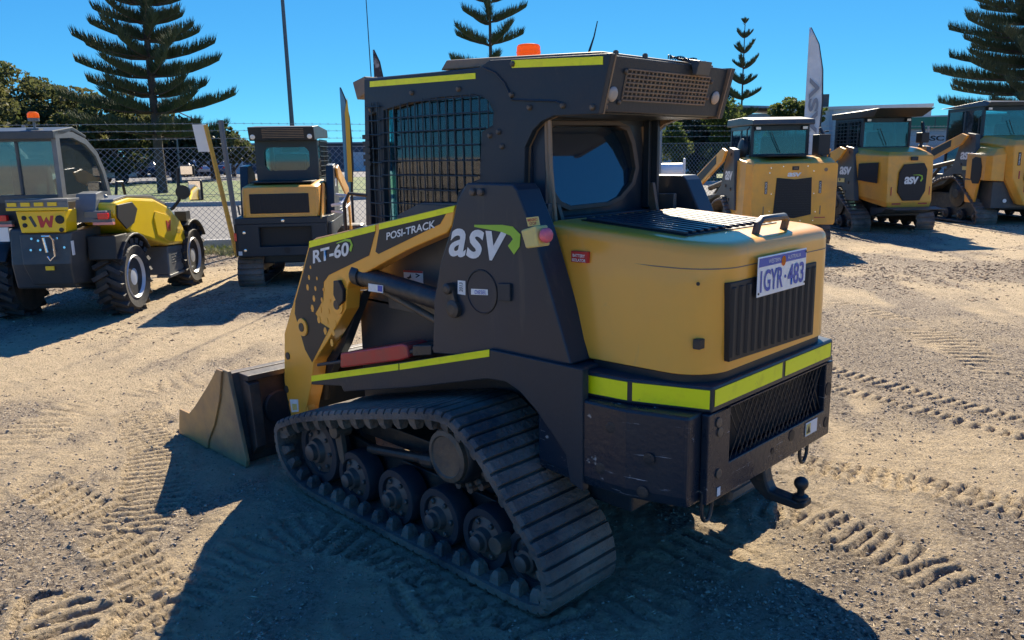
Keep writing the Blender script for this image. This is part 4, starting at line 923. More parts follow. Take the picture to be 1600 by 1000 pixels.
# ================================================================ trees
LEAF=mat('gum_leaf',(.065,.085,.030),.7,col2=(.13,.125,.045),nscale=.35,nlo=.4,nhi=.62,col3=(.10,.075,.035),n3=1.2,lo3=.55,hi3=.7)
LEAF2=mat('bright_leaf',(.075,.11,.025),.7,col2=(.16,.17,.05),nscale=.5,nlo=.4,nhi=.65)
for _m in (LEAF,LEAF2): leafy(_m,.5)
LEAF3=mat('dark_leaf',(.022,.036,.018),.7,col2=(.05,.065,.025),nscale=.5,nlo=.45,nhi=.65)
NEEDLE=leafy(mat('norfolk_needle',(.075,.11,.058),.65,col2=(.13,.15,.075),nscale=.7,nlo=.42,nhi=.62),.35)
BARK=mat('bark',(.11,.075,.055),.9,col2=(.06,.045,.035),nscale=5,bump=.3)
def crown_tree(name,label,cat,x,y,h,blobs,leaf,n,m,seed,group=None,trunk=.22):
    r=np.random.default_rng(seed); t=root(name,label,cat,(x,y,0),group=group)
    tb=MB(); tb.tube([(0,0,-.1),(.05,.03,h*.3),(-.05,.0,h*.6)],[trunk,trunk*.75,trunk*.4],9)
    V=[];Q=[];tot=sum(b[3]*b[4] for b in blobs)
    for (bx,by,bz,rx,rz) in blobs:
        tb.tube([(0,0,h*.22),(bx*.5,by*.5,(bz+h*.22)/2),(bx,by,bz)],[trunk*.5,trunk*.3,trunk*.12],6)
        k=int(n*rx*rz/tot); sub=[(r.normal(0,1,3)) for _ in range(26)]
        cs=[]; 
        for s_ in sub:
            s_=s_/np.linalg.norm(s_)*r.uniform(.55,1.0); cs.append((bx+s_[0]*rx,by+s_[1]*rx,bz+s_[2]*rz))
        cs=np.array(cs); ci=r.integers(len(cs),size=k)
        p=r.normal(0,1,(k,3)); p/=np.linalg.norm(p,axis=1)[:,None]; rad=r.uniform(.5,1.0,(k,1))**.5
        P=cs[ci]+p*rad*np.array([rx*.36,rx*.36,rz*.30])
        u=r.normal(0,1,(k,3)); u/=np.linalg.norm(u,axis=1)[:,None]; v=np.cross(u,r.normal(0,1,(k,3))); v/=np.linalg.norm(v,axis=1)[:,None]
        s1=(leaf*r.uniform(.5,1.3,(k,1))); s2=s1*.55
        quad=np.stack([P-u*s1,P-v*s2,P+u*s1,P+v*s2],1).reshape(-1,3); o=len(V) and sum(len(a) for a in V); V.append(quad); Q.append(np.arange(k*4).reshape(-1,4)+(o or 0))
    V=np.vstack(V);Q=np.vstack(Q); V[:,2]=np.maximum(V[:,2],.1)
    tb.build('trunk',BARK,t,smooth=50); c=npmesh('crown',V,Q,m,4,False); c.parent=t; return t
def blobs(r,n,w,z0,z1,rmin,rmax,flat=.8):
    out=[]
    for i in range(n):
        a=r.uniform(0,6.28); d=r.uniform(0,1)**.6*w; z=r.uniform(z0,z1); k=r.uniform(rmin,rmax); out.append((math.cos(a)*d,math.sin(a)*d,z,k,k*flat))
    return out
def norfolk(name,label,x,y,H,z0,L0,nw,seed,trunk=.22,up=.35,dens=1.0,tip=.18,droop=.0,nb=6,spray=.34):
    r=np.random.default_rng(seed); t=root(name,label,'pine tree',(x,y,0)); tb=MB(); tb.tube([(0,0,-.1),(0,0,H*.5),(0,0,H)],[trunk,trunk*.55,.02],10)
    V=[];F=[]
    def cone(p,d,l,w):
        d=d/np.linalg.norm(d); u=np.cross(d,(.3,.1,1.)); u/=np.linalg.norm(u)+1e-9; q=np.cross(d,u); o=len(V)
        for k in range(3):
            a=k*2.094; V.append(p+(u*math.cos(a)+q*math.sin(a))*w)
        for k in range(3):
            a=k*2.094; V.append(p+d*l*.6+(u*math.cos(a)+q*math.sin(a))*w*1.0)
        V.append(p+d*l); 
        for k in range(3): F.append((o+k,o+(k+1)%3,o+3+(k+1)%3,o+3+k)); F.append((o+3+k,o+3+(k+1)%3,o+6,o+6))
    for i in range(nw):
        f=i/(nw-1); z=z0+(H-z0-.3)*f**.92; L=L0*((1-f)**.75)*r.uniform(.88,1.06)+tip*.8; nbi=nb if f<.8 else 5; a0=r.uniform(0,6.28)
        if i==0: L*=.92
        for b in range(nbi):
            a=a0+6.283*b/nbi+r.normal(0,.12); l=L*r.uniform(.72,1.12); dirv=np.array([math.cos(a),math.sin(a),0]); zz=z+r.uniform(-.12,.12)*(1-f)
            rise=up*(.55+.8*f)
            pt=lambda s: np.array([0,0,zz])+dirv*l*s+np.array([0,0,1])*l*(rise*(.25*s+.75*s*s)-droop*s*(1-s)*1.2)
            tb.tube([tuple(pt(s)) for s in (0,.3,.6,.85,1)],[.035+.01*l,.03+.005*l,.022,.014,.008],5)
            m=int(l*48*dens)+10; side=np.array([-dirv[1],dirv[0],0])
            for k in range(m):
                s=.10+.9*(k+r.random())/m; p=pt(s); e=1-abs(2*s-1.05)**2*.55; 
                for w_ in (-1,1,r.uniform(-.4,.4)):
                    d=side*w_*r.uniform(.1,.8)+dirv*r.uniform(.05,.5)+np.array([0,0,1])*r.uniform(.7,1.3)
                    cone(p,d,spray*(.45+.55*e)*r.uniform(.45,1.35)*min(1,.35+l*.45),.011+.005*r.random())
    for k in range(10): cone(np.array([0,0,H-.5+.05*k]),np.array([r.normal(),r.normal(),1.2]),.18,.02)
    tb.build('trunk',BARK,t,smooth=50)
    F=np.array(F); me=bpy.data.meshes.new('crown'); me.from_pydata([tuple(v) for v in V],[],[tuple(f) if f[2]!=f[3] else tuple(f[:3]) for f in F.tolist()]); me.materials.append(NEEDLE)
    c=bpy.data.objects.new('crown',me); COL.objects.link(c); c.parent=t; return t
def gp(az,dist): # ground point at a bearing (deg) and distance seen from the yard's camera position
    a=R_(az); return (dist*math.cos(a),2.63+dist*math.sin(a))
r0=np.random.default_rng(12)
x,y=gp(-21.8,40.4); norfolk('norfolk_pine','tall dark Norfolk pine with full tiers of branches beyond the fence at the left',x,y,13.6,2.7,3.3,15,21,trunk=.24,up=.30,dens=1.0,nb=7,droop=.10,spray=.56)
x,y=gp(-43.9,46); norfolk('norfolk_pine','open branched Norfolk pine whose top shows above the cab roof beside the orange beacon',x,y,13.2,6.2,2.5,7,22,trunk=.18,up=.42,dens=1.0,nb=5,spray=.55)
x,y=gp(-60.9,52); norfolk('norfolk_pine','small slender Norfolk pine with short widely spaced tiers above the tracked loader with square hood',x,y,9.35,3.6,1.15,7,23,trunk=.10,up=.62,dens=1.6,nb=5,spray=.42,tip=.3)
x,y=gp(-77.6,56); norfolk('norfolk_pine','very large dense Norfolk pine cut off by the right edge of the photo',x,y,17.0,3.6,5.4,19,24,trunk=.34,up=.20,dens=.85,nb=9,droop=.08,spray=.66)
def bt(az,dist,h,bl,label,leaf=.16,n=9000,m=LEAF,seed=1,group='trees beyond the street',name='gum_tree',cat='tree'):
    x,y=gp(az,dist); return crown_tree(name,label,cat,x,y,h,bl,leaf,n,m,seed,group)
r=np.random.default_rng(5)
bt(-14.2,66,8.4,[(0,0,6.9,2.1,1.6),(1.6,1.2,5.6,1.9,1.6),(-1.9,-1.4,5.2,1.9,1.6),(.3,-.5,4.0,2.6,1.8),(2.4,2.0,3.5,2.0,1.7),(-2.6,-2.5,3.2,1.8,1.4)],'tall rounded gum tree at the far left behind the yellow machine cab',seed=31,n=15000)
bt(-12.0,60,7,[(0,0,4.6,2.2,1.9),(1.0,1.8,3.2,2.2,1.9),(-1,-1,3,2,1.6)],'gum tree cut off by the left edge of the photo',seed=32,n=9000)
bt(-16.9,62,6,[(0,0,5.0,2.0,1.5),(-1.0,-1.9,3.0,1.9,1.5),(1.4,1.5,3.3,1.9,1.5),(0,0,2.2,2.5,1.4)],'middle height gum tree between the tall rounded gum and the left Norfolk pine',seed=33,n=11000)
bt(-19.3,58,5.6,[(0,0,4.5,1.8,1.3),(-1.0,-1.8,3.5,1.7,1.3),(1.2,1.5,3.1,1.7,1.4),(0,0,2.0,2.4,1.2)],'olive green gum tree directly left of the left Norfolk pine trunk',seed=34,n=11000,m=LEAF)
bt(-22.6,62,5,[(0,0,3.3,1.8,1.2),(-1.4,-2.2,2.7,1.7,1.2),(1.4,2.0,3.0,1.7,1.2),(0,0,2.0,2.2,1.2)],'dark spreading gum tree directly behind the left Norfolk pine trunk',seed=35,n=11000,m=LEAF3)
bt(-25.0,66,4,[(0,0,2.9,1.8,1.2),(-.6,-1.6,2.4,1.5,1.1),(1.0,1.8,2.6,1.6,1.0)],'low gum tree behind the leaning yellow stake',seed=36,n=8000)
bt(-26.3,72,3,[(0,0,2.4,1.5,1.0),(-.6,-1.2,2.2,1.3,.9)],'small round bush showing over the dark building by the grey fence post',seed=37,n=4000,leaf=.14)
bt(-57.9,47,5,[(0,0,3.2,1.1,1.5),(.1,.1,1.8,1.2,1.6)],'narrow dark cypress, first beyond the black roof overhang of the big loader',seed=38,n=7000,m=LEAF3,name='cypress_tree',leaf=.10)
bt(-59.2,48,5,[(0,0,3.4,.9,1.5),(.1,.1,1.9,1.1,1.6)],'narrow dark cypress standing beside its twin nearer the slender Norfolk pine',seed=39,n=7000,m=LEAF3,name='cypress_tree',leaf=.10)
bt(-60.6,45,3.6,[(0,0,2.6,1.1,1.1),(.5,.6,3.4,1.0,.8),(.3,.2,1.4,1.5,1.1)],'bright green shrub at the foot of the slender Norfolk pine',seed=40,n=7000,m=LEAF2,name='leafy_shrub',cat='shrub',leaf=.11)
bt(-56.6,43,2.8,[(0,0,1.7,.8,1.2),(.2,.1,2.4,.5,.8)],'pale flowering shrub against the blue grey shed',seed=42,n=4000,m=LEAF2,name='leafy_shrub',cat='shrub',leaf=.09)
bt(-64.1,58,5,[(0,0,4.2,1.3,.7),(-1.3,.4,3.9,1.0,.6),(.2,0,2.9,1.4,1.0)],'yellowish tree top poking over the tracked loader with square hood',seed=41,n=6000,m=LEAF2,leaf=.14)
# ---- buildings
def bldg(name,label,az,dist,face,W,D,H,wall,parts,roof=None):
    x,y=gp(az,dist); t=root(name,label,'building',(x,y,0),R_(face))   # local +x points away from the yard, y to the left
    MB().bx(0,D,-W/2,W/2,0,H).build('wall',wall,t)
    if roof: roof(t)
    parts(t); return t
WALLD=mat('dark_blue_wall',(.055,.065,.085),.7,col2=(.07,.08,.10),nscale=1)
WALLW=mat('pale_wall',(.62,.62,.60),.75,col2=(.5,.5,.48),nscale=.6)
WALLB=mat('blue_grey_cladding',(.40,.44,.48),.6,col2=(.33,.37,.41),nscale=.5)
WINDOW=mat('dark_window',(.03,.04,.05),.12)
ROOFG=mat('green_roof',(.02,.19,.12),.5)
ROOFM=mat('metal_roof',(.30,.32,.34),.45)
def P_left(t):
    for yy in (9.0,-4,-12): 
        d=MB().bx(-.06,-.002,yy-.9,yy+.9,0,2.1).build('roller_door',WALLW,t,bevel=.01)
    for yy in (6.0,0,-8): MB().bx(-.05,-.002,yy-.8,yy+.8,1.0,2.0).build('window',WINDOW,t)
    MB().bx(-.25,6.2,-17.2,17.2,3.02,3.16).build('roof',ROOFM,t)
bldg('low_shed','low dark blue shed with a pale roller door behind the leaning yellow stake',-32.2,88,-30,34,6,3.0,WALLD,P_left)
def P_a(t):
    MB().prism([(-5.4,4.4),(0,6.0),(5.4,4.4),(5.4,4.25),(-5.4,4.25)],'x',-.3,9).build('roof',ROOFM,t)
    MB().bx(-.05,-.002,-4,-2.2,0,2.6).build('door',WALLW,t); MB().bx(-.05,-.002,1,3,1,2.2).build('window',WINDOW,t)
bldg('metal_shed','blue grey metal shed seen under the rear roof overhang of the big loader',-55.0,62,-52,10,8,4.3,WALLB,P_a)
def P_b(t):
    MB().prism([(-6.2,4.45),(6.6,5.15),(6.6,5.3),(-6.2,4.62)],'x',-.9,9).build('roof',ROOFM,t)
    for k in range(5): MB().bx(-.05,-.002,-5+k*2.2,-3.6+k*2.2,1.2,3.2).build('window',WINDOW,t)
bldg('office_building','pale office with a sloping overhanging roof behind the loader with square hood',-63.2,68,-60,12,9,4.45,WALLW,P_b)
def P_c(t):
    MB().bx(-.15,8.1,-5.6,5.6,4.5,4.72).build('parapet',WALLW,t); MB().bx(1,2.6,1.4,2.9,4.72,5.7).build('chimney',DGREY,t)
    for yy in (-3.8,-.6,3): MB().bx(-.05,-.002,yy-.7,yy+.7,1.0,2.6).build('window',WINDOW,t)
    m=MB()
    for yy in (-2.2,1.2): m.bx(-.09,-.002,yy-.12,yy+.12,0,4.5)
    m.build('pilaster',WALLB,t)
bldg('rendered_building','white rendered building with flat parapet and dark rooftop block beside the pale feather banner',-67.6,66,-64,11,8,4.5,WALLW,P_c)
def P_d(t):
    MB().prism([(-4.1,2.75),(4.1,2.75),(4.1,3.42),(-4.1,3.42)],'x',-.35,-.02).build('fascia',ROOFG,t)
    MB().bx(-.36,10,-4.2,4.2,3.421,3.50).build('roof',WALLW,t)
    for k in range(5): MB().bx(-.37,-.351,-3.2+k*1.6,-3.16+k*1.6,2.76,3.41).build('fascia_seam',DGREY,t)
    s=MB().bx(-.08,-.002,-1.0,1.7,1.75,2.55).build('sign_board',WALLB,t)
    text('sign_lettering','BSC',(-.082,.55,2.0),(-.082,-.55,2.0),(-.082,.55,2.32),PLASTIC,s,.006,.03,normal=(-1,0,0))
    MB().prism([(.95,2.0),(.66,2.0),(.66,2.1),(.80,2.16),(.66,2.22),(.66,2.32),(.95,2.32),(.82,2.16)],'x',-.09,-.083).build('sign_emblem',RED,s)
    MB().bx(-.05,-.002,-3.6,-1.8,0,2.4).build('roller_door',WALLB,t)
bldg('warehouse','white warehouse with a green fascia and a sign reading BSC',-72.6,56,-70,8.0,10,2.9,WALLB,P_d)
# ---- parked cars far off
def car_proto(paint):
    t=root('parked_car','x','car')
    def side(z0,pts): return pts
    b=MB(); L=[]
    prof=[(-2.15,.35),(-2.2,.62),(-2.1,.88),(-1.55,.95),(-.95,1.40),(.45,1.45),(1.15,1.02),(2.0,.90),(2.2,.65),(2.18,.35)]
    b.prism(prof,'y',-.86,.86); b.build('body',paint,t,bevel=.06)
    MB().prism([(-1.42,.97),(-.92,1.34),(.42,1.39),(1.02,1.02)],'y',-.868,.868).build('side_window',WINDOW,t)
    m=MB(); m.prism([(-1.60,.97),(-1.0,1.37),(-.98,1.385),(-1.62,.985)],'y',-.7,.7); m.prism([(.52,1.42),(1.13,1.05),(1.16,1.06),(.53,1.44)],'y',-.7,.7); m.build('windscreen',WINDOW,t)
    for x in (-1.35,1.35):
        for s in (1,-1):
            w_=MB().lathe((x,.78*s,.32),(0,s,0),[(.2,-.1),(.31,-.09),(.32,0),(.31,.09),(.2,.1)],18).build('wheel',TYRE,t,smooth=40)
            disc((x,.875*s,.32),(0,s,0),.19,.01,14).build('rim',RIM,w_)
    for s in (1,-1): MB().box((-2.19,.62*s,.72),(.05,.3,.14)).build('tail_light',REDLENS,t); MB().box((2.17,.60*s,.70),(.05,.3,.14)).build('headlight',PLATE,t)
    return t
def copy_tree(o,parent=None):
    c=o.copy(); COL.objects.link(c); 
    if parent is not None: c.parent=parent
    for ch in list(o.children): copy_tree(ch,c)
    return c
CP={'white':mat('white_car_paint',(.75,.76,.78),.3,coat=.6),'dark':mat('dark_car_paint',(.02,.025,.035),.3,coat=.6),'silver':mat('silver_car_paint',(.45,.47,.50),.3,.5,coat=.6),'blue':mat('blue_car_paint',(.03,.07,.16),.3,coat=.6)}
PR={}
cars=[(-19.9,80,'white','','white car at the left end of the far row of parked cars'),(-20.6,80,'dark','','dark car next to the white car in the far car park'),(-21.05,82,'silver','','silver car third from the left in the far car park'),(-21.6,84,'white','','white car half hidden by the left Norfolk pine trunk'),(-22.75,78,'blue','','dark blue car just right of the left Norfolk pine trunk'),(-23.5,80,'dark','','black car between the pine trunk and the round mirrors'),(-24.2,80,'silver','','silver car in the shade right of the round mirrors'),(-25.0,82,'blue','','dark blue car last in the row, left of the leaning stake')]
for az,d,c,rz,lb in cars:
    x,y=gp(az,d); first=c not in PR
    if first: PR[c]=car_proto(CP[c]); o=PR[c]
    else: o=copy_tree(PR[c])
    o.location=(x,y,.13); o.rotation_euler=(0,0,R_(az+ (70 if rz else 15)+r0.uniform(-6,6))); tag(o,lb,'car','cars in the far car park')
x,y=gp(-18.0,60); t=root('parked_van','white box van beyond the fence by the yellow machine cab','van',(x,y,.12),R_(-70))
b=MB(); b.prism([(-2.2,.4),(-2.2,2.1),(1.1,2.1),(1.75,1.35),(2.4,1.2),(2.45,.4)],'y',-.9,.9); b.build('body',CP['white'],t,bevel=.05)
MB().prism([(1.2,1.95),(1.72,1.36),(.5,1.36),(.5,1.95)],'y',-.91,.91).build('side_window',WINDOW,t)
for x_ in (-1.4,1.5):
    for s in (1,-1): MB().lathe((x_,.82*s,.34),(0,s,0),[(.2,-.1),(.34,-.08),(.34,.08),(.2,.1)],16).build('wheel',TYRE,t)
# ---- chain link fence
GALV=mat('galvanised_steel',(.26,.27,.28),.5,.4)
GPOST=mat('painted_post',(.10,.12,.14),.5)
def fence():
    t=root('chain_link_fence','galvanised chain link fence with strands of barbed wire above, behind the parked machines','fence',(FP[1][0],FP[1][1],0),off=(-FP[1][0],-FP[1][1],0))
    for si,(a,b) in enumerate(zip(FP[:-1],FP[1:])):
        a=Vector((*a,0));b=Vector((*b,0)); L=(b-a).length; d=(b-a)/L; m=MB(); H=1.80; p=.105 if si!=1 else .115
        s=-H
        while s<L:
            for sg in (1,-1):
                s0,s1=(s,s+H) if sg>0 else (s+H,s); z0,z1=0.03,H
                A0,A1=s0,s1
                # clip to the segment
                def cl(s0,z0,s1,z1):
                    if s0>s1: s0,z0,s1,z1=s1,z1,s0,z0
                    if s1<=0 or s0>=L: return None
                    if s0<0: z0+=(z1-z0)*(-s0)/(s1-s0); s0=0
                    if s1>L: z1=z0+(z1-z0)*(L-s0)/(s1-s0); s1=L
                    return s0,z0,s1,z1
                c=cl(A0,z0,A1,z1)
                if c and c[2]-c[0]>.02:
                    q0=a+d*c[0]+Vector((0,0,c[1])); q1=a+d*c[2]+Vector((0,0,c[3])); nrm=Vector((-d.y,d.x,0))*(.003*sg)
                    m.tube([q0+nrm,q1+nrm],.0034,3,False)
            s+=p
        m.build('wire_mesh',GALV,t,fix=False)
        n=max(1,round(L/3.1))
        for k in range(n+(1 if si==2 else 0)):
            q=a+d*(L*k/n); pm=MB(); lean=Vector((0,0,0))
            if si==1 and k==0:
                pm.tube([q,q+Vector((-.03,.16,2.25))],.045,10)
            else: pm.tube([q,q+Vector((0,0,2.2))],.028,8)
            pm.build('fence_post',GPOST if (si==1 and k==0) else GALV,t,smooth=50)
        m=MB()
        for z in (1.80,1.95,2.08,2.20):
            m.tube([a+Vector((0,0,z)),a+d*(L/2)+Vector((0,0,z-.01)),b+Vector((0,0,z))],.0045 if z>1.85 else .006,4,False)
            if z>1.85:
                s=.1
                while s<L: q=a+d*s+Vector((0,0,z)); m.tube([q+Vector((-.02,.0,.02)),q+Vector((.02,0,-.02))],.002,3,False); m.tube([q+Vector((0,.02,.02)),q+Vector((0,-.02,-.02))],.002,3,False); s+=.15
        m.tube([a+Vector((0,0,1.0)),b+Vector((0,0,1.0))],.005,4,False)
        m.build('barbed_wire',GALV,t,fix=False)
fence()
# leaning stake with sign
q=[(12.516, -3.499)][0]
t=root('timber_stake','yellow painted timber stake leaning to the left with a blank white board near its top','stake',(q[0],q[1],0))
lean=Vector((-.02,.36,2.13)); dr=Vector((.70,.71,0)).normalized()
MB().tube([(0,0,-.05),lean],[.042,.036],4).build('post',mat('yellow_timber',(.62,.34,.04),.6,col2=(.45,.27,.06),nscale=12),t)
c=Vector((.06,.40,1.93)); u=dr*.105; v=Vector((0,.03,.21)); n_=Vector((.71,-.70,0))*.006
MB().add([c-u-v-n_,c+u-v-n_,c+u+v-n_,c-u+v-n_,c-u-v+n_,c+u-v+n_,c+u+v+n_,c-u+v+n_],[(0,1,2,3),(4,5,6,7),(0,1,5,4),(1,2,6,5),(2,3,7,6),(3,0,4,7)]).build('sign_board',WHITEP,t)
# ---- poles, flags
x,y=gp(-30.3,43); t=root('light_pole','tall plain grey steel light pole rising out of the top of the photo','light pole',(x,y,0))
MB().tube([(0,0,0),(0,.05,6),(0,.1,12)],[.13,.10,.08],14).build('mast',GPOST,t,smooth=60)
a=MB(); a.tube([(0,.1,11.9),(-.9,.9,12.3)],.05,8); a.build('arm',GPOST,t); MB().box((-1.1,1.1,12.3),(.7,.3,.14),rz=R_(135)).build('lamp_head',GALV,t,bevel=.02)
x,y=gp(-22.95,60); t=root('street_lamp','thin distant street lamp right of the left Norfolk pine','street lamp',(x,y,0)); MB().tube([(0,0,0),(0,0,5.0)],[.09,.06],8).build('mast',GALV,t); MB().tube([(0,0,4.9),(-.9,-.9,4.3)],.04,6).build('arm',GALV,t)
MB().box((-1.0,-1.0,4.25),(.6,.3,.12),rz=R_(45)).build('lamp_head',GALV,t,bevel=.02)
def feather(name,label,x,y,H,z0,W,m,rz,lean=(0,0),edge=None,letters=None,pts=None):
    t=root(name,label,'banner',(x,y,0),R_(rz))      # local y = width direction
    P=[(.72*W,z0),(.92*W,z0+(H-z0)*.25),(W,z0+(H-z0)*.5),(.90*W,z0+(H-z0)*.72),(.60*W,z0+(H-z0)*.89),(.10*W,H)]
    pole=MB(); pole.tube([(0,-.70*W,0)]+[(0,-a,b) for a,b in P],[.022]*3+[.018,.014,.012,.010],7); pole.build('pole',PLASTIC,t,smooth=60)
    N=16; fr=[];V=[];Q=[]
    for i in range(N+1):
        f=i/N; z=z0+(H-z0)*f
        le=np.interp(z,[b for a,b in P],[a for a,b in P]); ri=0.0
        row=[]
        for j in range(7):
            g=j/6; yy=-(le+(ri-le)*g); row.append((.03*math.sin(5*f*3+g*4)*W*g,yy,z))
        V.append(row)
    k=7; vv=[p for r_ in V for p in r_]; F=[(i*k+j,i*k+j+1,(i+1)*k+j+1,(i+1)*k+j) for i in range(N) for j in range(k-1)]
    me=MB().add(vv,F).build('flag_cloth',m,t,smooth=60,fix=False); so=me.modifiers.new('thick','SOLIDIFY'); so.thickness=.004
    return t
BANNER=mat('pale_banner_cloth',(.80,.78,.75),.8,trans=0,col2=(.62,.60,.58),nscale=2)
x,y=gp(-64.9,22.5)
t=feather('feather_banner','tall pale grey feather banner with faded lettering rising behind the loader with square hood',x,y,4.62,.9,.42,BANNER,-65.7+0)
text('banner_lettering','ASV',(-.02,-.32,2.0),(-.02,-.32,3.4),(-.02,-.08,2.0),mat('faded_print',(.30,.29,.30),.8),t,.02,.03,normal=(-1,0,0))
x,y=gp(-35.9,12.6); t=feather('feather_banner','small dark feather banner standing behind the front of the cab roof',x,y,3.16,1.6,.15,mat('dark_banner_cloth',(.05,.04,.045),.8,col2=(.35,.33,.32),nscale=5,nlo=.5,nhi=.6),-36)
x,y=gp(-35.75,12.4); t=root('whip_aerial','very thin tall whip aerial above the front of the cab roof','aerial',(x,y,0)); MB().tube([(0,0,0),(0,.01,2.6),(.0,.05,4.6)],[.014,.008,.005],6).build('whip',PLASTIC,t); MB().cyl((0,0,0),(0,0,.25),.03).build('base',GPOST,t)
x,y=gp(-33.55,13.6); t=feather('feather_banner','narrow blue and yellow feather banner beside the rear of the smaller loader at left',x,y,2.70,1.0,.14,mat('blue_banner_cloth',(.12,.30,.42),.8),-33.5)
MB().prism([(-.05,1.2),(-.12,1.2),(-.13,2.2),(-.11,2.55),(-.06,2.3)],'x',-.025,-.02).build('banner_stripe',mat('yellow_print',(.75,.42,.05),.8),t)
# ================================================================ parked machines
def bg_track(parent,s,yo,w_,x0,L,h,front,style='plain',pitch=.10,nw=4):
    """oval or raised-sprocket crawler: x0 = rear end, x grows forward"""
    if style=='raised':
        P=[(x0+L,.26),(x0+L-.05,.34),(x0+L-.18,.40),(x0+L*.62,h*.88),(x0+L*.42,h),(x0+L*.34,h*.99),(x0+L*.26,h*.86),(x0+.12,.38),(x0+.02,.22),(x0,.12),(x0+.04,.03),(x0+.14,0),(x0+L*.5,0),(x0+L-.25,0),(x0+L-.08,.06),(x0+L-.01,.15)]
    else:
        P=[(x0+L,h*.5),(x0+L-.04,h*.75),(x0+L-.16,h*.95),(x0+L-.35,h),(x0+L*.5,h*1.0),(x0+.35,h),(x0+.14,h*.93),(x0+.03,h*.72),(x0,h*.45),(x0+.04,h*.18),(x0+.15,.02),(x0+.3,0),(x0+L*.5,0),(x0+L-.35,0),(x0+L-.15,.03),(x0+L-.03,h*.2)]
    t=belt(P,yo*s,(yo-w_)*s,pitch=pitch,bar=.55,h=.022,t=.022,lug=0).build('track_belt',RUBBER,parent)
    hh_=min(.2,h*.42)
    for k in range(nw):
        x=x0+.28+(L-.56)*k/(nw-1)
        wheel((x,(yo-w_*.4)*s,.16),.125,.1,s,t,'road_wheel',seg=18,out=.04)
    zc=h*.62 if style=='raised' else h*.55
    MB().lathe((x0+(L*.38 if style=='raised' else .22),(yo-w_*.5)*s,zc),(0,s,0),[(h*.30,-.06),(h*.32,0),(h*.30,.06),(h*.12,.08),(h*.10,.10)],22).build('drive_sprocket',DARKST,t,smooth=40)
    u=MB(); u.bx(x0+.2,x0+L-.2,(yo-w_*.75)*s,(yo-w_*.45)*s,.14,h*.62); u.build('undercarriage_frame',DARKST,parent,bevel=.01)
    return t
def logo(parent,bl,br,tl,normal,sw=None,m=WHITE):
    text('logo_lettering','asv',bl,br,tl,m,parent,.003,.03,shear=.12,normal=normal,space=.86)
def bg_cab(t,x0,x1,hw,z0,z1,roof,frame=BLACKG,rear_w=None,front_dx=0):
    """x0 rear, x1 front, half width, waist and roof heights; glazed all round with posts"""
    pw=.05
    m=MB()
    for s in (1,-1):
        m.bx(x0,x0+pw*1.4,(hw-pw)*s,hw*s,z0,z1); m.bx(x1-pw,x1,(hw-pw)*s,hw*s,z0-.5,z1); m.bx((x0+x1)/2-.03,(x0+x1)/2+.03,(hw-.03)*s,(hw-.002)*s,z0,z1-.06)
        m.bx(x0+pw*1.4+.001,x1-pw-.001,(hw-.04)*s,(hw-.003)*s,z0-.06,z0+.02); m.bx(x0+pw*1.4+.001,x1-pw-.001,(hw-.04)*s,(hw-.003)*s,z1-.07,z1-.001)
    m.bx(x0+.003,x0+pw,-hw+pw+.001,hw-pw-.001,z0-.08,z0+.04); m.bx(x0+.003,x0+pw,-hw+pw+.001,hw-pw-.001,z1-.09,z1-.001)
    m.build('cab_frame',frame,t,bevel=.008)
    MB().bx(x0+.02,x0+.03,-hw+pw,hw-pw,z0+.04,z1-.09).build('rear_window',GLASS,t)
    MB().bx(x1-.03,x1-.02,-hw+pw,hw-pw,z0-.5,z1-.05).build('front_window',GLASS,t)
    for s in (1,-1): MB().bx(x0+pw*1.4,x1-pw,(hw-.022)*s,(hw-.014)*s,z0+.02,z1-.07).build('side_window',GLASS,t)
    st=MB(); st.prism([(x0+.32,z0-.35),(x0+.80,z0-.32),(x0+.80,z0-.22),(x0+.42,z0-.24),(x0+.36,z0+.32),(x0+.26,z0+.34),(x0+.22,z0-.2)],'y',-.22,.22); st.prism([(x0+.27,z0+.36),(x0+.35,z0+.36),(x0+.33,z0+.50),(x0+.27,z0+.50)],'y',-.12,.12); st.build('seat',SEAT,t,bevel=.03)
    MB().bx(x0+.05,x1-.06,-hw+.05,hw-.05,z0-.62,z0-.55).build('cab_floor',BLACK,t)
    m=MB().bx(x0+.06,x1-.02,-hw+.02,hw-.02,.40,z0-.62); m.build('cab_base',BLACK,t)
# ---- smaller loader, left ---------------------------------------------------
o=(9.046,-2.404,0)
t=root('compact_track_loader','small track loader at left with a flat ochre tail and a black slatted roof overhang','track loader',o[:3],R_(-39),'track loaders parked along the fence')
for s in (1,-1): bg_track(t,s,.60,.32,.06,1.70,.52,0,'raised',pitch=.075)
MB().bx(.25,1.95,-.38,.38,.28,.85).build('chassis_tub',BLACK,t,bevel=.02)
b=MB(); b.prism([(-.55,.40),(.55,.40),(.55,.80),(-.55,.80)],'x',.0,.10,holes=[[(-.36,.52),(.28,.52),(.28,.76),(-.36,.76)]]); b.build('rear_bumper',BLACK,t,bevel=.01)
b=MB(); b.prism([(.0,-.56),(.0,.56),(.45,.60),(1.9,.60),(1.9,-.60),(.45,-.60)],'z',.80,.88); b.build('rear_flange',BLACK,t,bevel=.01)
for s in (1,-1): MB().prism([(.101,.40),(.6,.44),(.75,.62),(1.7,.66),(1.7,.799),(.101,.799)],'y',.60*s,.55*s).build('side_fender',BLACK,t,bevel=.01)
MB().bx(.105,.12,-.37,.29,.52,.765).build('lower_grille',GRILLE,t)
m=MB()
for (y,z) in ((.46,.70),(.46,.48),(-.02,.84)): m.lathe((-.001,y,z),(-1,0,0),[(.02,0),(.02,.006),(.01,.008)],10)
m.build('panel_bolt',CHROME,t); disc((-.001,-.05,.47),(-1,0,0),.04,.002,16).build('panel_hole',GRILLE,t)
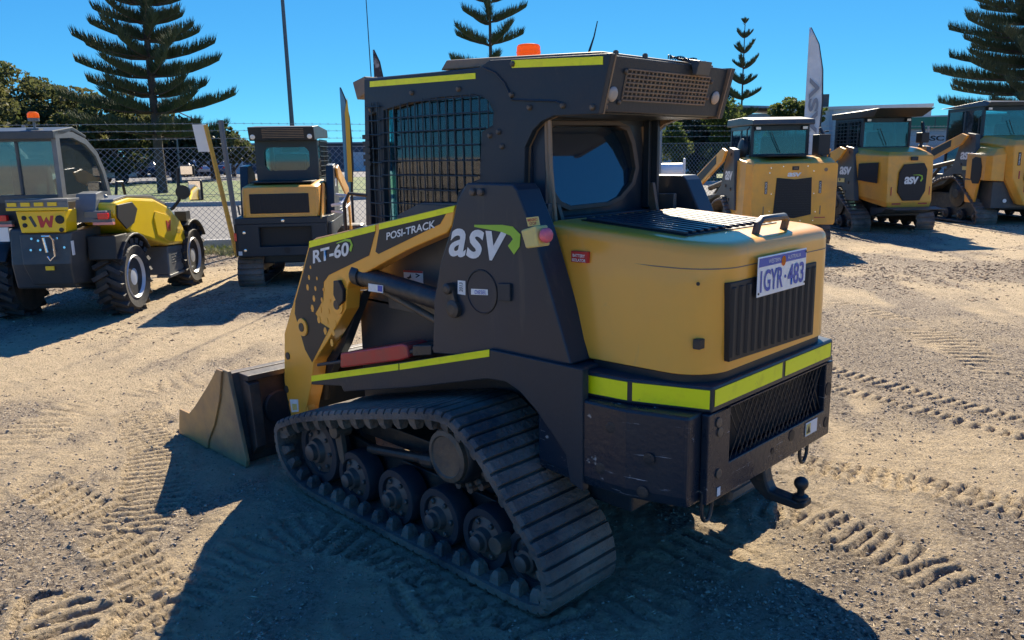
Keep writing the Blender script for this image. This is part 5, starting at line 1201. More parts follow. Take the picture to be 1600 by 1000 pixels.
MB().bx(-.006,0,.50,.545,.42,.47).build('small_label',WHITEP,t); MB().bx(-.02,0,.55,.58,.60,.70).build('tail_reflector',REDLENS,t)
H=[]
for (z,ins) in ((.885,.0),(1.20,0),(1.245,.01),(1.265,.04),(1.27,.10)):
    H.append([(x,y*1.0,zz) for x,y,zz in rrect(.85,.03+ins+(z-.885)*.03,.47-ins,.06,5,.47-ins*.8,z,z+.05 if z>1.21 else z)])
hd=MB().loft(H).build('engine_hood',OCHRE2,t,smooth=35)
MB().prism([(.37,.93),(-.35,.93),(-.35,1.17),(.37,1.17)],'x',.038,.022).build('rear_grille',GRILLE,hd,bevel=.01)
m=MB(); 
for k in range(18): y=-.33+k*.04; m.bx(.016,.0225,y,y+.014,.94,1.16)
m.build('grille_rib',GRILLE,hd)
MB().bx(.18,.72,-.38,.38,1.295,1.315).build('hood_vent',GRILLE,hd,bevel=.005)
for s in (1,-1):
    tw=MB().prism([(.55,.86),(.70,1.50),(.95,1.52),(1.15,1.40),(1.25,.86)],'y',.60*s,.50*s).build('lift_tower',BLACKG,t,bevel=.008)
    logo(t,(.74,.603*s,1.22),(.98,.603*s,1.22),(.74,.603*s,1.33),(0,s,0)) if s<0 else None
    MB().prism([(.85,1.46),(1.05,1.50),(2.35,1.15),(2.55,.80),(2.60,.45),(2.45,.45),(2.38,.80),(2.15,1.0),(.95,1.34)],'y',.605*s,.635*s).build('lift_arm',OCHRE2,t,bevel=.008)
    MB().cyl((.95,.47*s,1.0),(2.1,.47*s,1.02),.045).build('lift_cylinder',DARKST,t,smooth=40)
# right-hand hood side panel, same ochre as the hood
MB().prism([(-.02,.86),(.35,1.27),(.5,1.27),(.40,.86)],'y',-.485,-.50).build('hood_side_panel',OCHRE2,t)
b=MB(); b.tube([(.25,-.60,1.00),(.20,-.72,1.02),(.55,-.78,1.10),(.62,-.62,1.12)],.02,8); b.tube([(.25,-.60,.92),(.12,-.74,.92),(.5,-.80,1.0)],.016,8); b.build('side_step',WHITEP,t,smooth=40)
bg_cab(t,.80,1.85,.40,1.32,1.83,None)
m=MB(); m.prism([(-.40,1.30),(.40,1.30),(.40,1.86),(-.40,1.86)],'x',.77,.79,holes=[[(-.24,1.44),(-.29,1.50),(-.29,1.68),(-.24,1.74),(.24,1.74),(.29,1.68),(.29,1.50),(.24,1.44)]]); m.build('cab_rear_wall',BLACKG,t)
m=MB(); m.prism([(.50,1.82),(.42,1.99),(.95,2.02),(1.95,1.99),(1.98,1.88),(.95,1.85)],'y',-.41,.41); rf=m.build('roof',BLACK,t,bevel=.01)
m=MB(); 
for k in range(6):
    z=1.855+k*.021; x=.497-(z-1.82)*.47-.004; m.bx(x-.004,x+.01,-.28,.24,z,z+.009)
m.build('roof_slat',BRONZE,rf)
m=MB()
for y in (-.35,.36): m.lathe((.475,y,1.87),(-1,0,-.4),[(.032,0),(.032,.008),(.02,.014)],14)
m.build('work_lamp',PLATE,rf)
m=MB()
for k in range(10): x=.92+k*.09; m.cyl((x,-.415,1.34),(x,-.415,1.84),.006,n=4)
for k in range(8): z=1.36+k*.065; m.cyl((.88,-.42,z),(1.82,-.42,z),.006,n=4)
m.build('window_guard',BLACK,t)
MB().tube([(.3,.56,.90),(.3,.57,1.0),(.28,.57,1.02)],.012,6).build('tank_cap',GPOST,t)
MB().bx(2.7,3.1,-.80,.80,.02,.55).build('bucket',BUCKB,t,bevel=.05)
# ---- three larger loaders, right ---------------------------------------------
def big_loader(o,yaw,label,W,tw,th,Lt,hood,zc,zr,cabx,cabw,z_tower,logo_rear,kind,xt=.45):
    t=root('track_loader',label,'track loader',o,R_(yaw),'track loaders parked along the fence')
    for s in (1,-1): bg_track(t,s,W,tw,xt,Lt,th,0,'raised' if kind!='vt' else 'raised',pitch=.11,nw=5)
    MB().bx(.35,xt+Lt-.2,-(W-tw-.03),W-tw-.03,.30,1.0).build('chassis_tub',BLACK,t,bevel=.02)
    for s in (1,-1):
        y=(W-.06)*s
        MB().prism([(.55,.60),(.62,1.0),(.70,z_tower),(.98,z_tower+.04),(1.25,z_tower-.25),(1.42,th+.22),(1.75,th+.05),(2.5,.75),(2.5,.62),(1.7,.80),(1.35,th+.04),(1.05,th+.05),(.85,.60)],'y',y,y-.10*s).build('lift_tower',DGREY,t,bevel=.01)
        a=MB().prism([(.80,z_tower-.02),(1.0,z_tower+.03),(2.75,z_tower-.48),(3.05,z_tower-.75),(3.10,.45),(2.92,.42),(2.85,z_tower-.85),(2.55,z_tower-.70),(1.0,z_tower-.20)],'y',(W+.005)*s,(W+.06)*s).build('lift_arm',OCHRE2,t,bevel=.01)
        MB().prism([(1.35,z_tower-.10),(2.70,z_tower-.50),(2.95,z_tower-.74),(2.55,z_tower-.64),(1.35,z_tower-.24)],'y',(W+.061)*s,(W+.064)*s).build('arm_decal',PLASTIC,a)
        logo(t,(1.16 if s>0 else .72,y+.002*s,z_tower-.52),(.72 if s>0 else 1.16,y+.002*s,z_tower-.52),(1.16 if s>0 else .72,y+.002*s,z_tower-.36),(0,s,0))
        MB().cyl((1.0,(W-.16)*s,z_tower-.5),(2.5,(W-.16)*s,z_tower-.72),.05,n=14).build('lift_cylinder',DARKST,t,smooth=40)
        MB().prism([(2.95,.62),(3.15,.55),(3.25,.25),(3.05,.2)],'y',(W-.2)*s,(W-.1)*s).build('arm_foot',BLACK,t)
    m=MB(); m.prism([(3.25,.05),(3.95,.02),(3.95,.05),(3.40,.10),(3.32,.70),(3.25,.70)],'y',-W-.08,W+.08); m.build('bucket',BUCKB,t,bevel=.01)
    bg_cab(t,cabx[0],cabx[1],cabw,zc,zr,None)
    cx=cabx[0]
    for s in (1,-1):
        q=MB().box((cx-.03,(cabw-.10)*s,zr-.05),(.06,.10,.06)).build('work_lamp',PLASTIC,t,bevel=.01); MB().bx(cx-.064,cx-.061,(cabw-.14)*s,(cabw-.06)*s,zr-.072,zr-.028).build('lens',PLATE,q)
        y=(W-.18)*s
        for k in range(3): MB().tube([(.95+.05*k,y,z_tower-.15),(1.15+.06*k,y-.02*s,z_tower-.42-.05*k),(1.05+.05*k,y-.04*s,z_tower-.75),(1.25,y-.06*s,th+.1)],.016,6).build('hydraulic_hose',PLASTIC,t,smooth=50)
        for (px_,pz) in ((.86,z_tower-.08),(.92,z_tower-.85),(1.12,z_tower-.62),(.82,.95)): disc((px_,(W-.058)*s,pz),(0,s,0),.028,.014,12).build('pin',STEEL,t)
        MB().cyl((2.2,(W-.25)*s,z_tower-.72),(3.0,(W-.25)*s,.55),.04,n=12).build('tilt_cylinder',DARKST,t,smooth=40)
    MB().tube([(cx-.02,.0,zc+.06),(cx-.03,.12,zc+.30),(cx-.025,.16,zc+.40)],.008,5).build('wiper',PLASTIC,t)
    MB().tube([(cx+.05,cabw+.01,zc+.05),(cx+.04,cabw+.06,zc+.1),(cx+.04,cabw+.06,zc+.45),(cx+.05,cabw+.01,zc+.5)],.012,6).build('grab_rail',PLASTIC,t)
    return t
def slats(t,x,ypoly,n,parent,o=.008):
    ys_=[p[0] for p in ypoly]; zs=[p[1] for p in ypoly]; m=MB()
    for k in range(n):
        z=min(zs)+.04+(max(zs)-min(zs)-.08)*k/(n-1); xx=[]
        for i in range(len(ypoly)):
            (a,b),(c,d)=ypoly[i-1],ypoly[i]
            if (b-z)*(d-z)<0: xx.append(a+(c-a)*(z-b)/(d-b))
        if len(xx)==2: m.bx(x-o,x,min(xx)+.03,max(xx)-.03,z-.006,z+.006)
    m.build('grille_slat',GRILLE,parent)
# m3: square hood
t=big_loader((6.021,-9.986,0),-44,'track loader with a big square ochre tail door and white logo above its black grille',.86,.36,.78,2.1,None,1.50,2.02,(.75,1.95),.50,1.62,True,'rt')
b=MB(); b.loft([[(0,-.66,.40),(0,.66,.40),(.18,.78,.42),(.9,.78,.5),(.9,-.78,.5),(.18,-.78,.42)],[(0,-.66,1.38),(0,.66,1.38),(.18,.74,1.40),(.9,.74,1.46),(.9,-.74,1.46),(.18,-.74,1.40)],[(.05,-.62,1.41),(.05,.62,1.41),(.20,.66,1.47),(.9,.62,1.50),(.9,-.62,1.50),(.20,-.66,1.47)]])
hd=b.build('engine_hood',OCHRE2,t,bevel=.02)
MB().prism([(.68,.385),(-.68,.385),(-.70,.42),(-.70,1.36),(-.67,1.395),(.67,1.395),(.70,1.36),(.70,.42)],'x',-.035,-.001).build('tail_door',OCHRE2,t,bevel=.02)
GP=[(.34,.55),(0,.50),(-.29,.56),(-.27,1.16),(.0,1.13),(.30,1.16)]
gpn=MB().prism(GP,'x',-.05,-.036).build('rear_grille',GRILLE,t,bevel=.004); slats(t,-.05,GP,16,gpn)
logo(t,(-.036,.13,1.175),(-.036,-.10,1.175),(-.036,.13,1.24),(-1,0,0)); MB().bx(-.045,-.036,-.055,.055,1.28,1.34).build('door_latch',PLASTIC,t,bevel=.01); MB().bx(-.047,-.0451,-.035,.035,1.295,1.325).build('latch_face',STEEL,t)
for y,z,n in ((.47,1.0,0),(-.42,1.0,0)):
    q=MB().bx(-.038,-.0355,y-.022,y+.022,z-.10,z+.10).build('model_label',PLASTIC,t); text('model_lettering','POSI-TRACK',(-.038,y-.015 if y>0 else y+.015,z-.09 if True else 0),(-.038,y-.015 if y>0 else y+.015,z+.09),(-.038,y+.015 if y>0 else y-.015,z-.09),WHITE,q,.002,.01,normal=(-1,0,0))
for y in (.50,-.44):
    MB().bx(-.038,-.0355,y-.09,y+.09,.50,.515).build('reflector_strip',RED,t); MB().bx(-.038,-.0355,y-.008,y+.008,.56,.70).build('door_slot',BRONZE,t)
m=MB()
for (y,z) in [(.40,1.32),(.20,1.34),(-.20,1.34),(-.30,1.26),(.42,1.24),(.40,.62),(-.36,.60),(.37,.48),(.15,.46),(-.12,.46),(-.33,.46),(-.32,.90),(.38,.90)]: m.lathe((-.036,y,z),(-1,0,0),[(.010,0),(.010,.004)],8)
m.build('door_bolt',CHROME,t); disc((-.036,-.50,1.28),(-1,0,0),.03,.002,14).build('door_plug',BRONZE,t)
MB().bx(.15,.72,-.36,.40,1.505,1.52).build('hood_vent',GRILLE,t)
m=MB(); m.prism([(.58,2.02),(.60,2.11),(1.2,2.17),(2.1,2.16),(2.15,2.03)],'y',-.53,.53); m.build('roof',DGREY,t,bevel=.02)
m=MB(); m.lathe((.9,.60,1.62),(0,1,.1),[(.15,-.05),(.19,-.03),(.19,.03),(.14,.05)],20); m.build('air_filter',PLASTIC,t,smooth=40)
m=MB(); m.tube([(.5,-.62,1.5),(.55,-.66,1.85),(.7,-.66,1.95)],.03,8); m.box((.62,-.66,1.68),(.28,.2,.34)); m.build('exhaust_stack',PLASTIC,t,bevel=.02)
MB().tube([(3.0,.98,.9),(3.2,1.05,.9),(3.25,1.05,.7),(3.1,1.0,.62)],.015,6).build('hose_loop',PLASTIC,t)
# m4: tapered hood with roof overhang
t=big_loader((5.414,-13.622,0),-38,'track loader with tapered ochre tail, black grille with white logo and jutting roof',.88,.40,.82,2.3,None,1.60,2.20,(.95,2.0),.52,1.62,True,'rt')
b=MB(); b.loft([[(0,-.40,.48),(0,.46,.48),(.55,.62,.60),(1.0,.66,.7),(1.0,-.66,.7),(.45,-.60,.60)],[(-.02,-.42,.60),(-.02,.50,.60),(.62,.72,.70),(1.0,.74,.8),(1.0,-.74,.8),(.5,-.66,.70)],[(0,-.40,1.46),(0,.52,1.46),(.68,.78,1.50),(1.05,.78,1.56),(1.05,-.74,1.56),(.5,-.66,1.50)],[(.12,-.34,1.53),(.12,.42,1.53),(.72,.62,1.60),(1.05,.62,1.63),(1.05,-.62,1.63),(.6,-.52,1.60)]])
hd=b.build('engine_hood',OCHRE2,t,bevel=.02)
HX=[(.18,.62),(.30,.78),(.29,1.15),(.20,1.30),(-.20,1.32),(-.27,1.20),(-.26,.80),(-.16,.62)]
gpn=MB().prism(HX,'x',-.045,-.019).build('rear_grille',GRILLE,t,bevel=.006); slats(t,-.046,HX,14,gpn,.004)
logo(t,(-.050,.19,.93),(-.050,-.10,.93),(-.050,.19,1.07),(-1,0,0)); swoosh(t,GREEN,[(.02,1.10),(-.10,1.10),(-.16,1.08),(-.17,1.03),(-.14,.98)],.006,.03,'x',-.053,-.002)
MB().prism([(.18,.95),(.62,1.0),(.62,1.32),(.18,1.34)],'y',0,.01).build('side_grille',GRILLE,t).matrix_local=Matrix.Translation((0,.535,0))@Matrix.Rotation(math.atan2(.26,.68),4,'Z')
for y in (.30,-.24): MB().bx(-.024,-.019,y-.09,y+.09,.55,.575).build('reflector_strip',RED,t)
for y in (.42,-.36): MB().bx(-.024,-.019,y-.008,y+.008,.72,.88).build('door_slot',RED,t)
MB().bx(-.04,-.015,-.07,.07,1.37,1.44).build('door_latch',PLASTIC,t,bevel=.006)
m=MB(); m.prism([(-.35,.46),(-.05,.50),(.1,.40),(.5,.30),(.5,.48),(-.35,.478)],'y',-.5,.5); m.build('rear_guard',DGREY,t,bevel=.01)
b=MB(); b.loft([[(.42,-.64,2.36),(.42,.52,2.36),(1.0,.56,2.33),(2.1,.56,2.31),(2.1,-.56,2.31)],[(.62,-.52,2.20),(.62,.50,2.20),(1.0,.55,2.20),(2.1,.55,2.20),(2.1,-.55,2.20)]]); b.build('roof',PLASTIC,t,bevel=.01)
m=MB()
for k in range(7): x=1.1+k*.13; m.cyl((x,.53,1.62),(x,.53,2.16),.008,n=4)
for k in range(8): z=1.64+k*.07; m.cyl((1.02,.535,z),(1.96,.535,z),.008,n=4)
m.build('window_guard',BLACK,t)
m=MB(); m.tube([(2.05,.55,1.2),(2.25,.72,1.25),(2.25,.72,1.95),(2.1,.6,1.98)],.018,6); m.box((2.26,.74,1.65),(.04,.18,.5)); m.build('side_mirror',PLASTIC,t)
m=MB(); m.tube([(.75,-.60,1.5),(.75,-.66,1.9),(.82,-.66,2.1)],.035,8); m.box((.80,-.68,1.8),(.2,.16,.2)); m.build('exhaust_stack',PLASTIC,t,bevel=.02)
MB().prism([(.95,.95),(1.2,.95),(1.2,1.03),(.95,1.03)],'y',.823,.829).build('warning_label',YBOX,t)
# m5: largest, at the edge
t=big_loader((3.924,-16.670,0),-42,'largest track loader, angular ochre hood, cut off by the right edge',1.10,.46,.98,2.7,None,1.75,2.44,(1.0,2.3),.72,1.86,True,'rt',xt=.30)
b=MB(); b.loft([[(0,-.30,.40),(0,.32,.40),(.10,.40,.42),(.7,.40,.5),(.7,-.40,.5),(.10,-.40,.42)],[(0,-.62,.95),(0,.62,.95),(.14,.70,.95),(.9,.72,.95),(.9,-.72,.95),(.14,-.70,.95)],[(0,-.66,1.62),(0,.66,1.62),(.14,.74,1.62),(1.0,.80,1.70),(1.0,-.80,1.70),(.14,-.74,1.62)],[(.08,-.58,1.72),(.08,.58,1.72),(.2,.62,1.76),(1.0,.66,1.84),(1.0,-.66,1.84),(.2,-.62,1.76)]])
b.build('engine_hood',OCHRE2,t,bevel=.02)
b=MB(); b.loft([[(.12,.72,.90),(.12,1.0,.92),(.25,1.06,.92),(.9,1.06,.95),(.9,.72,.95)],[(.12,.72,1.45),(.12,1.0,1.42),(.25,1.06,1.42),(.9,1.06,1.46),(.9,.72,1.5)],[(.2,.72,1.58),(.2,.86,1.56),(.3,.90,1.58),(.9,.90,1.64),(.9,.72,1.64)]]); b.build('side_fender',OCHRE2,t,bevel=.015)
MB().prism([(.55,.45),(.85,.45),(.9,.92),(.45,.92)],'y',1.06,1.0).build('side_panel',OCHRE2,t,bevel=.01)
MB().prism([(.42,.85),(.62,.85),(.70,.95),(.70,1.35),(.60,1.40),(.42,1.38),(.36,1.2),(.36,1.0)],'y',1.0605,1.068).build('side_grille',GRILLE,t)
GP5=[(.22,.48),(.40,.95),(.38,1.45),(-.38,1.45),(-.40,.95),(-.22,.48)]
gpn=MB().prism(GP5,'x',-.02,-.001).build('rear_grille',GRILLE,t,bevel=.006); slats(t,-.02,GP5,22,gpn)
q=MB().bx(-.006,-.001,.50,.56,1.22,1.48).build('model_label',PLASTIC,t); text('model_lettering','POSI-TRACK',(-.006,.515,1.24),(-.006,.515,1.46),(-.006,.548,1.24),WHITE,q,.002,.01,normal=(-1,0,0))
for z,y in ((.95,.50),(.68,.36)): MB().bx(-.006,-.001,y-.012,y+.012,z,z+.16).build('reflector_strip',RED,t)
m=MB(); m.loft([[(.85,-.76,2.44),(.85,.76,2.44),(2.5,.78,2.46),(2.5,-.78,2.46)],[(.80,-.72,2.52),(.80,.72,2.52),(1.0,.74,2.56),(2.5,-.74,2.56)]]); m.build('roof',DGREY,t,bevel=.01)
m=MB(); m.prism([(.2,.35),(.7,.3),(.7,.9),(.2,.9)],'y',-.9,.9); m.build('rear_frame',DGREY,t,bevel=.01)
disc((.19,.62,.5),(-1,0,0),.04,.01).build('tail_lamp',PLATE,t)
MB().prism([(.80,1.12),(1.05,1.12),(1.05,1.20),(.80,1.20)],'y',1.042,1.048).build('warning_label',YBOX,t)
# ---- white vehicle part glimpsed beyond the right tower of the big loader
x,y=gp(-56.3,10.6); t=root('attachment_frame','sunlit white attachment with a black hose reel seen past the big loader’s rear cab post','attachment',(x,y,0),R_(-56))
m=MB(); m.prism([(-.2,0),(.5,0),(.5,1.15),(.35,1.23),(-.2,1.15)],'y',-.03,.30); m.build('casing',WHITEP,t,bevel=.02)
m=MB(); m.cyl((.0,-.16,1.36),(.0,.12,1.36),.10,n=20); m.bx(-.01,.01,-.19,-.16,1.25,1.52); m.bx(-.02,.02,-.16,.12,1.2,1.28); m.build('drum',WHITEP,t,bevel=.01)
m=MB(); m.lathe((-.02,.17,1.36),(0,1,0),[(.06,0),(.19,.01),(.20,.05),(.15,.08),(.19,.10),(.06,.12)],22); m.build('hose_reel',PLASTIC,t,smooth=30)
# ---- yellow telehandler -------------------------------------------------------
t=root('telehandler','yellow and grey telescopic handler at the far left with knobbly tyres and twin mirrors','telehandler',(8.801,-0.536,0),R_(-42))
Yl=1.42
def knob(c,s,name='wheel'):
    r_=.385; w_=.30
    ty=MB().lathe(c,(0,s,0),[(.235,-w_/2+.02),(.33,-w_/2),(r_-.02,-w_/2+.03),(r_-.01,0),(r_-.02,w_/2-.03),(.33,w_/2),(.235,w_/2-.02),(.22,w_/2-.04)],36)
    for k in range(20):
        for h in (0,1):
            a=2*math.pi*(k+.5*h)/20; sgn=1 if h else -1
            p=Vector(c)+Vector((math.cos(a)*r_,sgn*w_*.22,math.sin(a)*r_))
            M3=Matrix.Rotation(-a,3,'Y')@Matrix.Rotation(R_(28*sgn),3,'X')
            d=[M3@Vector((q0,q1,q2)) for q0 in(-.03,.028) for q1 in(-.085,.085) for q2 in (-.022,.022)]
            ty.add([p+e for e in d],[(0,1,3,2),(4,6,7,5),(0,4,5,1),(2,3,7,6),(0,2,6,4),(1,5,7,3)])
    o=ty.build(name,TYRE,t,smooth=30)
    MB().lathe(c,(0,s,0),[(.235,-w_/2+.03),(.24,w_/2-.03),(.225,w_/2-.01),(.215,w_/2-.03),(.19,w_/2-.055),(.11,w_/2-.065),(.09,w_/2-.04),(.04,w_/2-.035)],28).build('rim',RIM,o,smooth=35)
    b=MB()
    for k in range(8): a=k*math.pi/4; b.lathe(Vector(c)+Vector((math.cos(a)*.13,.01*s,math.sin(a)*.13)),(0,s,0),[(.012,0),(.012,.02)],6)
    b.build('wheel_nut',DARKST,o)
WB=1.88
for (x,y,s) in ((0,.15,-1),(0,Yl-.15,1),(WB,.15,-1),(WB,Yl-.15,1)): knob((x,y,.385),s)
MB().prism([(-.45,.35),(-.50,.60),(-.45,.95),(.2,1.05),(.5,.95),(2.15,.9),(2.3,.45),(1.6,.3),(0,.28)],'y',.42,1.02).build('chassis',DGREY,t,bevel=.02)
MB().bx(-.06,.06,.25,Yl-.25,.31,.45).build('rear_axle',DARKST,t,bevel=.02); MB().bx(WB-.06,WB+.06,.25,Yl-.25,.31,.45).build('front_axle',DARKST,t,bevel=.02)
# counterweight tail with yellow panel
MB().loft([[(-.56,.40,.40),(-.56,.80,.40),(-.1,.86,.36),(-.1,.34,.36)],[(-.66,.36,.62),(-.66,.82,.62),(-.1,.90,.6),(-.1,.30,.6)],[(-.62,.34,.92),(-.62,.84,.92),(-.1,.92,.95),(-.1,.28,.95)]]).build('counterweight',DGREY,t,bevel=.015)
yp=MB().prism([(.38,.925),(.80,.925),(.83,1.14),(.36,1.14)],'x',-.64,-.40).build('tail_panel',YEL,t,bevel=.01)
m=MB()
for (y,z,r_) in ((.755,1.07,.022),(.755,1.00,.022),(.42,1.05,.042),(.415,.95,.022)): m.lathe((-.641,y,z),(-1,0,0),[(r_,0),(r_,.008),(r_*.6,.012)],14)
m.build('socket',PLASTIC,yp)
def strokes(pts,w_,m_,x,parent,name):
    for a,b in pts:
        a=Vector(a);b=Vector(b); d=(b-a).normalized(); n=Vector((-d.y,d.x))*w_/2
        MB().prism([tuple(a+n),tuple(b+n),tuple(b-n),tuple(a-n)],'x',x,x-.003).build(name,m_,parent)
strokes([((.70,1.085),(.655,.985))],.028,DGREY,-.6405,yp,'emblem_bar')
MB().prism([(.63,1.09),(.595,1.09),(.575,1.03),(.545,1.08),(.52,1.03),(.505,1.09),(.475,1.09),(.505,.975),(.53,.975),(.555,1.03),(.585,.975),(.61,.975)],'x',-.6405,-.6435).build('emblem_letter',RED,yp)
m=MB(); m.bx(-.70,-.45,.30,.88,1.225,1.25); m.bx(-.70,-.685,.30,.88,1.145,1.225); m.build('lamp_bar',GREYP,t,bevel=.004)
m=MB(); m.bx(-.703,-.701,.30,.88,1.145,1.172); 
for k in range(4): y=.40+k*.125; m.bx(-.712,-.70,y,y+.085,1.185,1.222)
m.build('lamp_bar_facing',YEL,t,bevel=.003)
m=MB()
for (y,z) in ((.70,.87),(.64,.85),(.46,.87),(.72,.76),(.63,.76),(.50,.76),(.40,.78),(.57,.75)): m.lathe((-.655,y,z),(-1,0,.1),[(.012,0),(.012,.012)],8)
m.build('panel_bolt',CHROME,t)
m=MB(); m.tube([(-.68,.57,.88),(-.72,.57,.90),(-.72,.50,.90),(-.70,.48,.86),(-.70,.48,.70),(-.70,.53,.66),(-.70,.55,.70)],.010,6); m.cyl((-.70,.57,.88),(-.70,.55,.74),.014); m.build('tow_pin',CHROME,t,smooth=40)
MB().bx(-.675,-.66,.52,.60,.56,.60).build('small_label',YEL,t); MB().bx(-.64,-.60,.335,.345,.70,.84).build('small_label',WHITEP,t)
# rear lamps either side
for y0,y1 in ((1.0,1.28),(.02,.22)):
    m=MB(); m.bx(-.42,-.36,y0,y1,1.00,1.03); m.build('lamp_bracket',GREYP,t)
    MB().bx(-.45,-.40,y0+.03,y0+.13,1.03,1.09).build('tail_lamp',REDLENS,t,bevel=.006)
    MB().bx(-.45,-.41,y0-.02,y1-.02,.975,1.0).build('reflector_strip',mat('pink_lens',(.8,.3,.25),.3) if y0>.5 else bpy.data.materials['pink_lens'],t)
MB().bx(-.46,-.44,1.02,1.20,.83,.97).build('number_plate',PLATE,t)
m=MB(); m.prism([(-.42,1.0),(-.30,1.28),(-.15,1.30),(-.05,1.05)],'y',.20,.40); m.cyl((-.30,.28,1.06),(-.05,.22,1.24),.035); m.bx(-.40,-.28,.08,.30,1.03,1.11); m.build('boom_mount',GREYP,t,bevel=.01)
# side boom lying along the machine and hydraulic pieces
m=MB(); m.prism([(-.25,1.10),(.1,1.20),(1.9,.86),(2.4,.55),(2.4,.38),(1.8,.68),(-.2,.92)],'y',.48,.66); m.build('boom',YEL,t,bevel=.02)
# engine bonnet on the right side
B=[[(-.02,z0) for z0 in ()]]
bon=[(-.30,1.04),(-.28,1.185),(.10,1.215),(.75,1.17),(1.20,1.05),(1.52,.86),(1.83,.55),(1.06,.60),(.55,.72),(.05,.84)]
MB().prism(bon,'y',.03,.42).build('bonnet',YEL,t,bevel=.03)
MB().prism([(-.25,1.19),(.1,1.222),(.75,1.178),(1.2,1.058),(1.5,.875),(1.5,.89),(1.2,1.10),(.75,1.215),(.1,1.245),(-.22,1.215)],'y',.07,.40).build('bonnet_top',GREYP,t,bevel=.006)
MB().prism([(-.30,1.03),(-.27,1.16),(.10,1.17),(.22,1.09),(.10,.95),(-.1,.90)],'y',.0295,.015).build('bonnet_grille',GRILLE,t,bevel=.005)
MB().prism([(.72,.76),(.66,.96),(.72,1.03),(1.1,.96),(1.42,.72),(1.50,.60),(1.08,.64)],'y',.0295,.018).build('bonnet_panel',YEL,t,bevel=.006)
MB().prism([(1.06,.59),(1.83,.54),(1.84,.25),(1.03,.25)],'y',.05,.40).build('tool_box',GREYP,t,bevel=.015)
MB().bx(1.02,1.86,.035,.2,.215,.25).build('side_step',GREYP,t,bevel=.008)
# emblem on the bonnet side (letters read from the right of the machine)
MB().prism([(1.00,.90),(1.035,.90),(1.045,.83),(1.07,.89),(1.095,.83),(1.11,.90),(1.14,.90),(1.11,.77),(1.085,.77),(1.065,.83),(1.04,.77),(1.02,.77)],'y',.0175,.014).build('emblem_letter',RED,t)
text('bonnet_lettering','2338',(1.30,.017,.73),(1.43,.017,.71),(1.30,.017,.78),DGREY,t,.002,.0,normal=(0,-1,0))
for k in range(5): MB().bx(1.15,1.45+.03*(k%2),.047,.0495,.50-k*.032,.507-k*.032).build('print_line',DGREY,t)
# mudguards
def guard(x,y0,y1,a0,a1,r_=.47):
    m=MB(); A=[R_(a) for a in np.linspace(a0,a1,9)]
    out=[(x+r_*math.cos(a),.385+r_*math.sin(a)) for a in A]; inn=[(x+(r_-.025)*math.cos(a),.385+(r_-.025)*math.sin(a)) for a in reversed(A)]
    m.prism(out+inn,'y',y0,y1); m.build('mudguard',PLASTIC,t,bevel=.012)
guard(0,-.02,.30,35,150); guard(0,Yl-.30,Yl+.02,35,150); guard(WB,-.02,.30,30,120); guard(WB,Yl-.30,Yl+.02,30,120)
m=MB(); m.prism([(-.42,.62),(-.40,.86),(-.1,.86),(-.1,.70)],'y',.02,.30); m.build('mudguard_skirt',PLASTIC,t,bevel=.01)
# cab on the left: curved side frames
CS=[(-.36,1.22),(-.36,1.86),(-.30,1.90),(.0,1.90),(.30,1.83),(.52,1.70),(.66,1.50),(.74,1.25),(.76,1.22)]
CI=[(-.28,1.27),(-.28,1.83),(.0,1.84),(.27,1.775),(.47,1.655),(.60,1.47),(.67,1.27)]
for y in (.50,1.30):
    s=-1 if y<1 else 1
    sp=MB().prism(CS,'y',y,y+.045*(-s),holes=[CI]).build('cab_side_frame',GREYP,t)
    MB().prism(CI,'y',y+.02*(-s),y+.026*(-s)).build('side_window',CLEAR,sp)
m=MB(); m.bx(-.36,-.30,.547,1.253,1.20,1.28); m.bx(-.36,-.30,.547,1.253,1.80,1.86); m.bx(-.35,-.31,.88,.91,1.28,1.80); m.prism([(-.40,1.82),(-.40,1.90),(.02,1.95),(.3,1.87),(.3,1.84),(.0,1.91)],'y',.50,1.30)
m.build('cab_frame',DGREY,t,bevel=.008)
MB().bx(-.335,-.33,.55,1.25,1.28,1.80).build('rear_window',CLEAR,t)
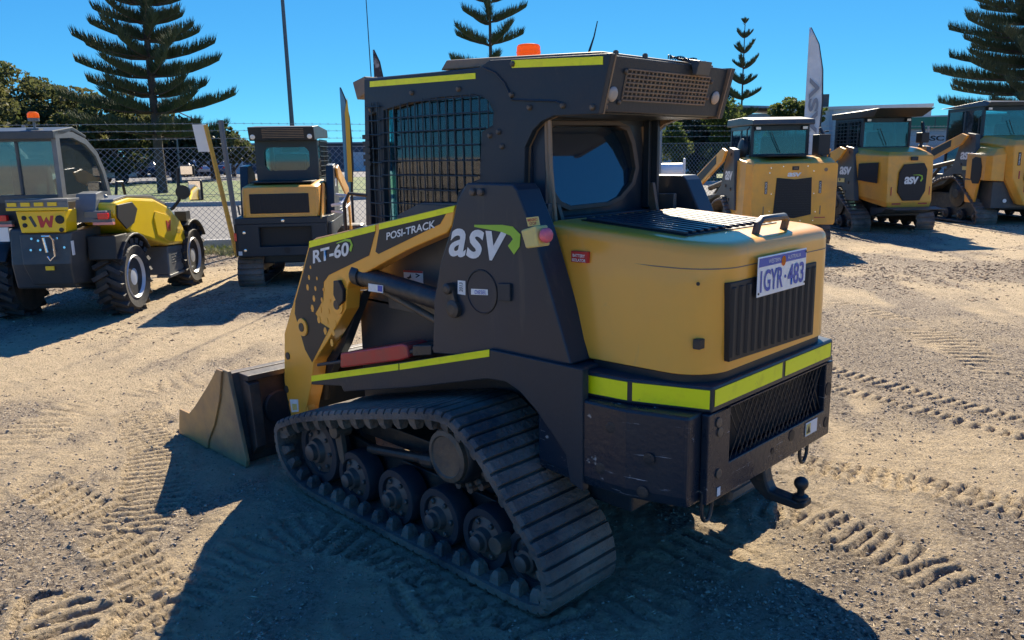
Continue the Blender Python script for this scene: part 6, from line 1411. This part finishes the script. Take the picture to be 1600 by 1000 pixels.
m=MB(); m.prism([(.30,1.82),(.52,1.69),(.66,1.49),(.74,1.25),(.73,1.25),(.65,1.48),(.51,1.68),(.30,1.81)],'y',.55,1.25); m.build('windscreen',CLEAR,t)
MB().bx(-.36,.76,.50,1.30,.95,1.21).build('cab_base',PLASTIC,t,bevel=.01)
st=MB(); st.prism([(-.1,1.15),(.3,1.18),(.3,1.26),(-.02,1.24),(-.08,1.62),(-.16,1.64),(-.18,1.2)],'y',.72,1.08); st.build('seat',SEAT,t,bevel=.02)
m=MB(); m.tube([(.42,.9,1.1),(.36,.9,1.38)],.02,6); m.tube([(.34+.05*math.cos(a),.9+.15*math.cos(a+1.57),1.40+.0*a+.12*math.sin(a)*.5) for a in np.linspace(0,6.28,17)],.012,6); m.build('steering_wheel',PLASTIC,t)
m=MB(); m.cyl((-.25,.74,1.90),(-.25,.74,2.0),.012); m.box((-.25,.74,1.915),(.10,.12,.03)); m.lathe((-.25,.74,2.0),(0,0,1),[(.05,0),(.05,.03)],16); m.build('beacon_stand',GREYP,t)
MB().lathe((-.25,.74,2.03),(0,0,1),[(.052,0),(.054,.01),(.050,.045),(.03,.06)],20).build('beacon',ORANGE,t,smooth=40)
# mirrors on the front right
m=MB(); m.tube([(1.75,.30,.95),(1.78,.20,1.0),(1.80,.12,1.10),(1.80,.10,1.50)],.022,8); m.tube([(1.80,.10,1.18),(1.80,-.05,1.16)],.018,6); m.lathe((1.80,.04,1.20),(-1,0,0),[(.05,0),(.08,.02),(.09,.08)],14); m.bx(1.70,1.86,.02,.16,.84,.96); m.build('mirror_arm',PLASTIC,t)
for (y,z,w_,h_) in ((-.10,1.22,.17,.26),(-.02,1.47,.17,.13)):
    b=MB().box((1.80,y,z),(.07,w_,h_),rz=R_(6)).build('mirror',PLASTIC,t,bevel=.02); MB().box((1.758,y,z),(.006,w_-.03,h_-.03),rz=R_(6)).build('mirror_glass',MIRROR,b)
m=MB(); m.tube([(.75,.45,1.22),(.80,.45,1.36),(.95,.45,1.36),(1.0,.45,1.20)],.016,6); m.build('grab_rail',PLASTIC,t)
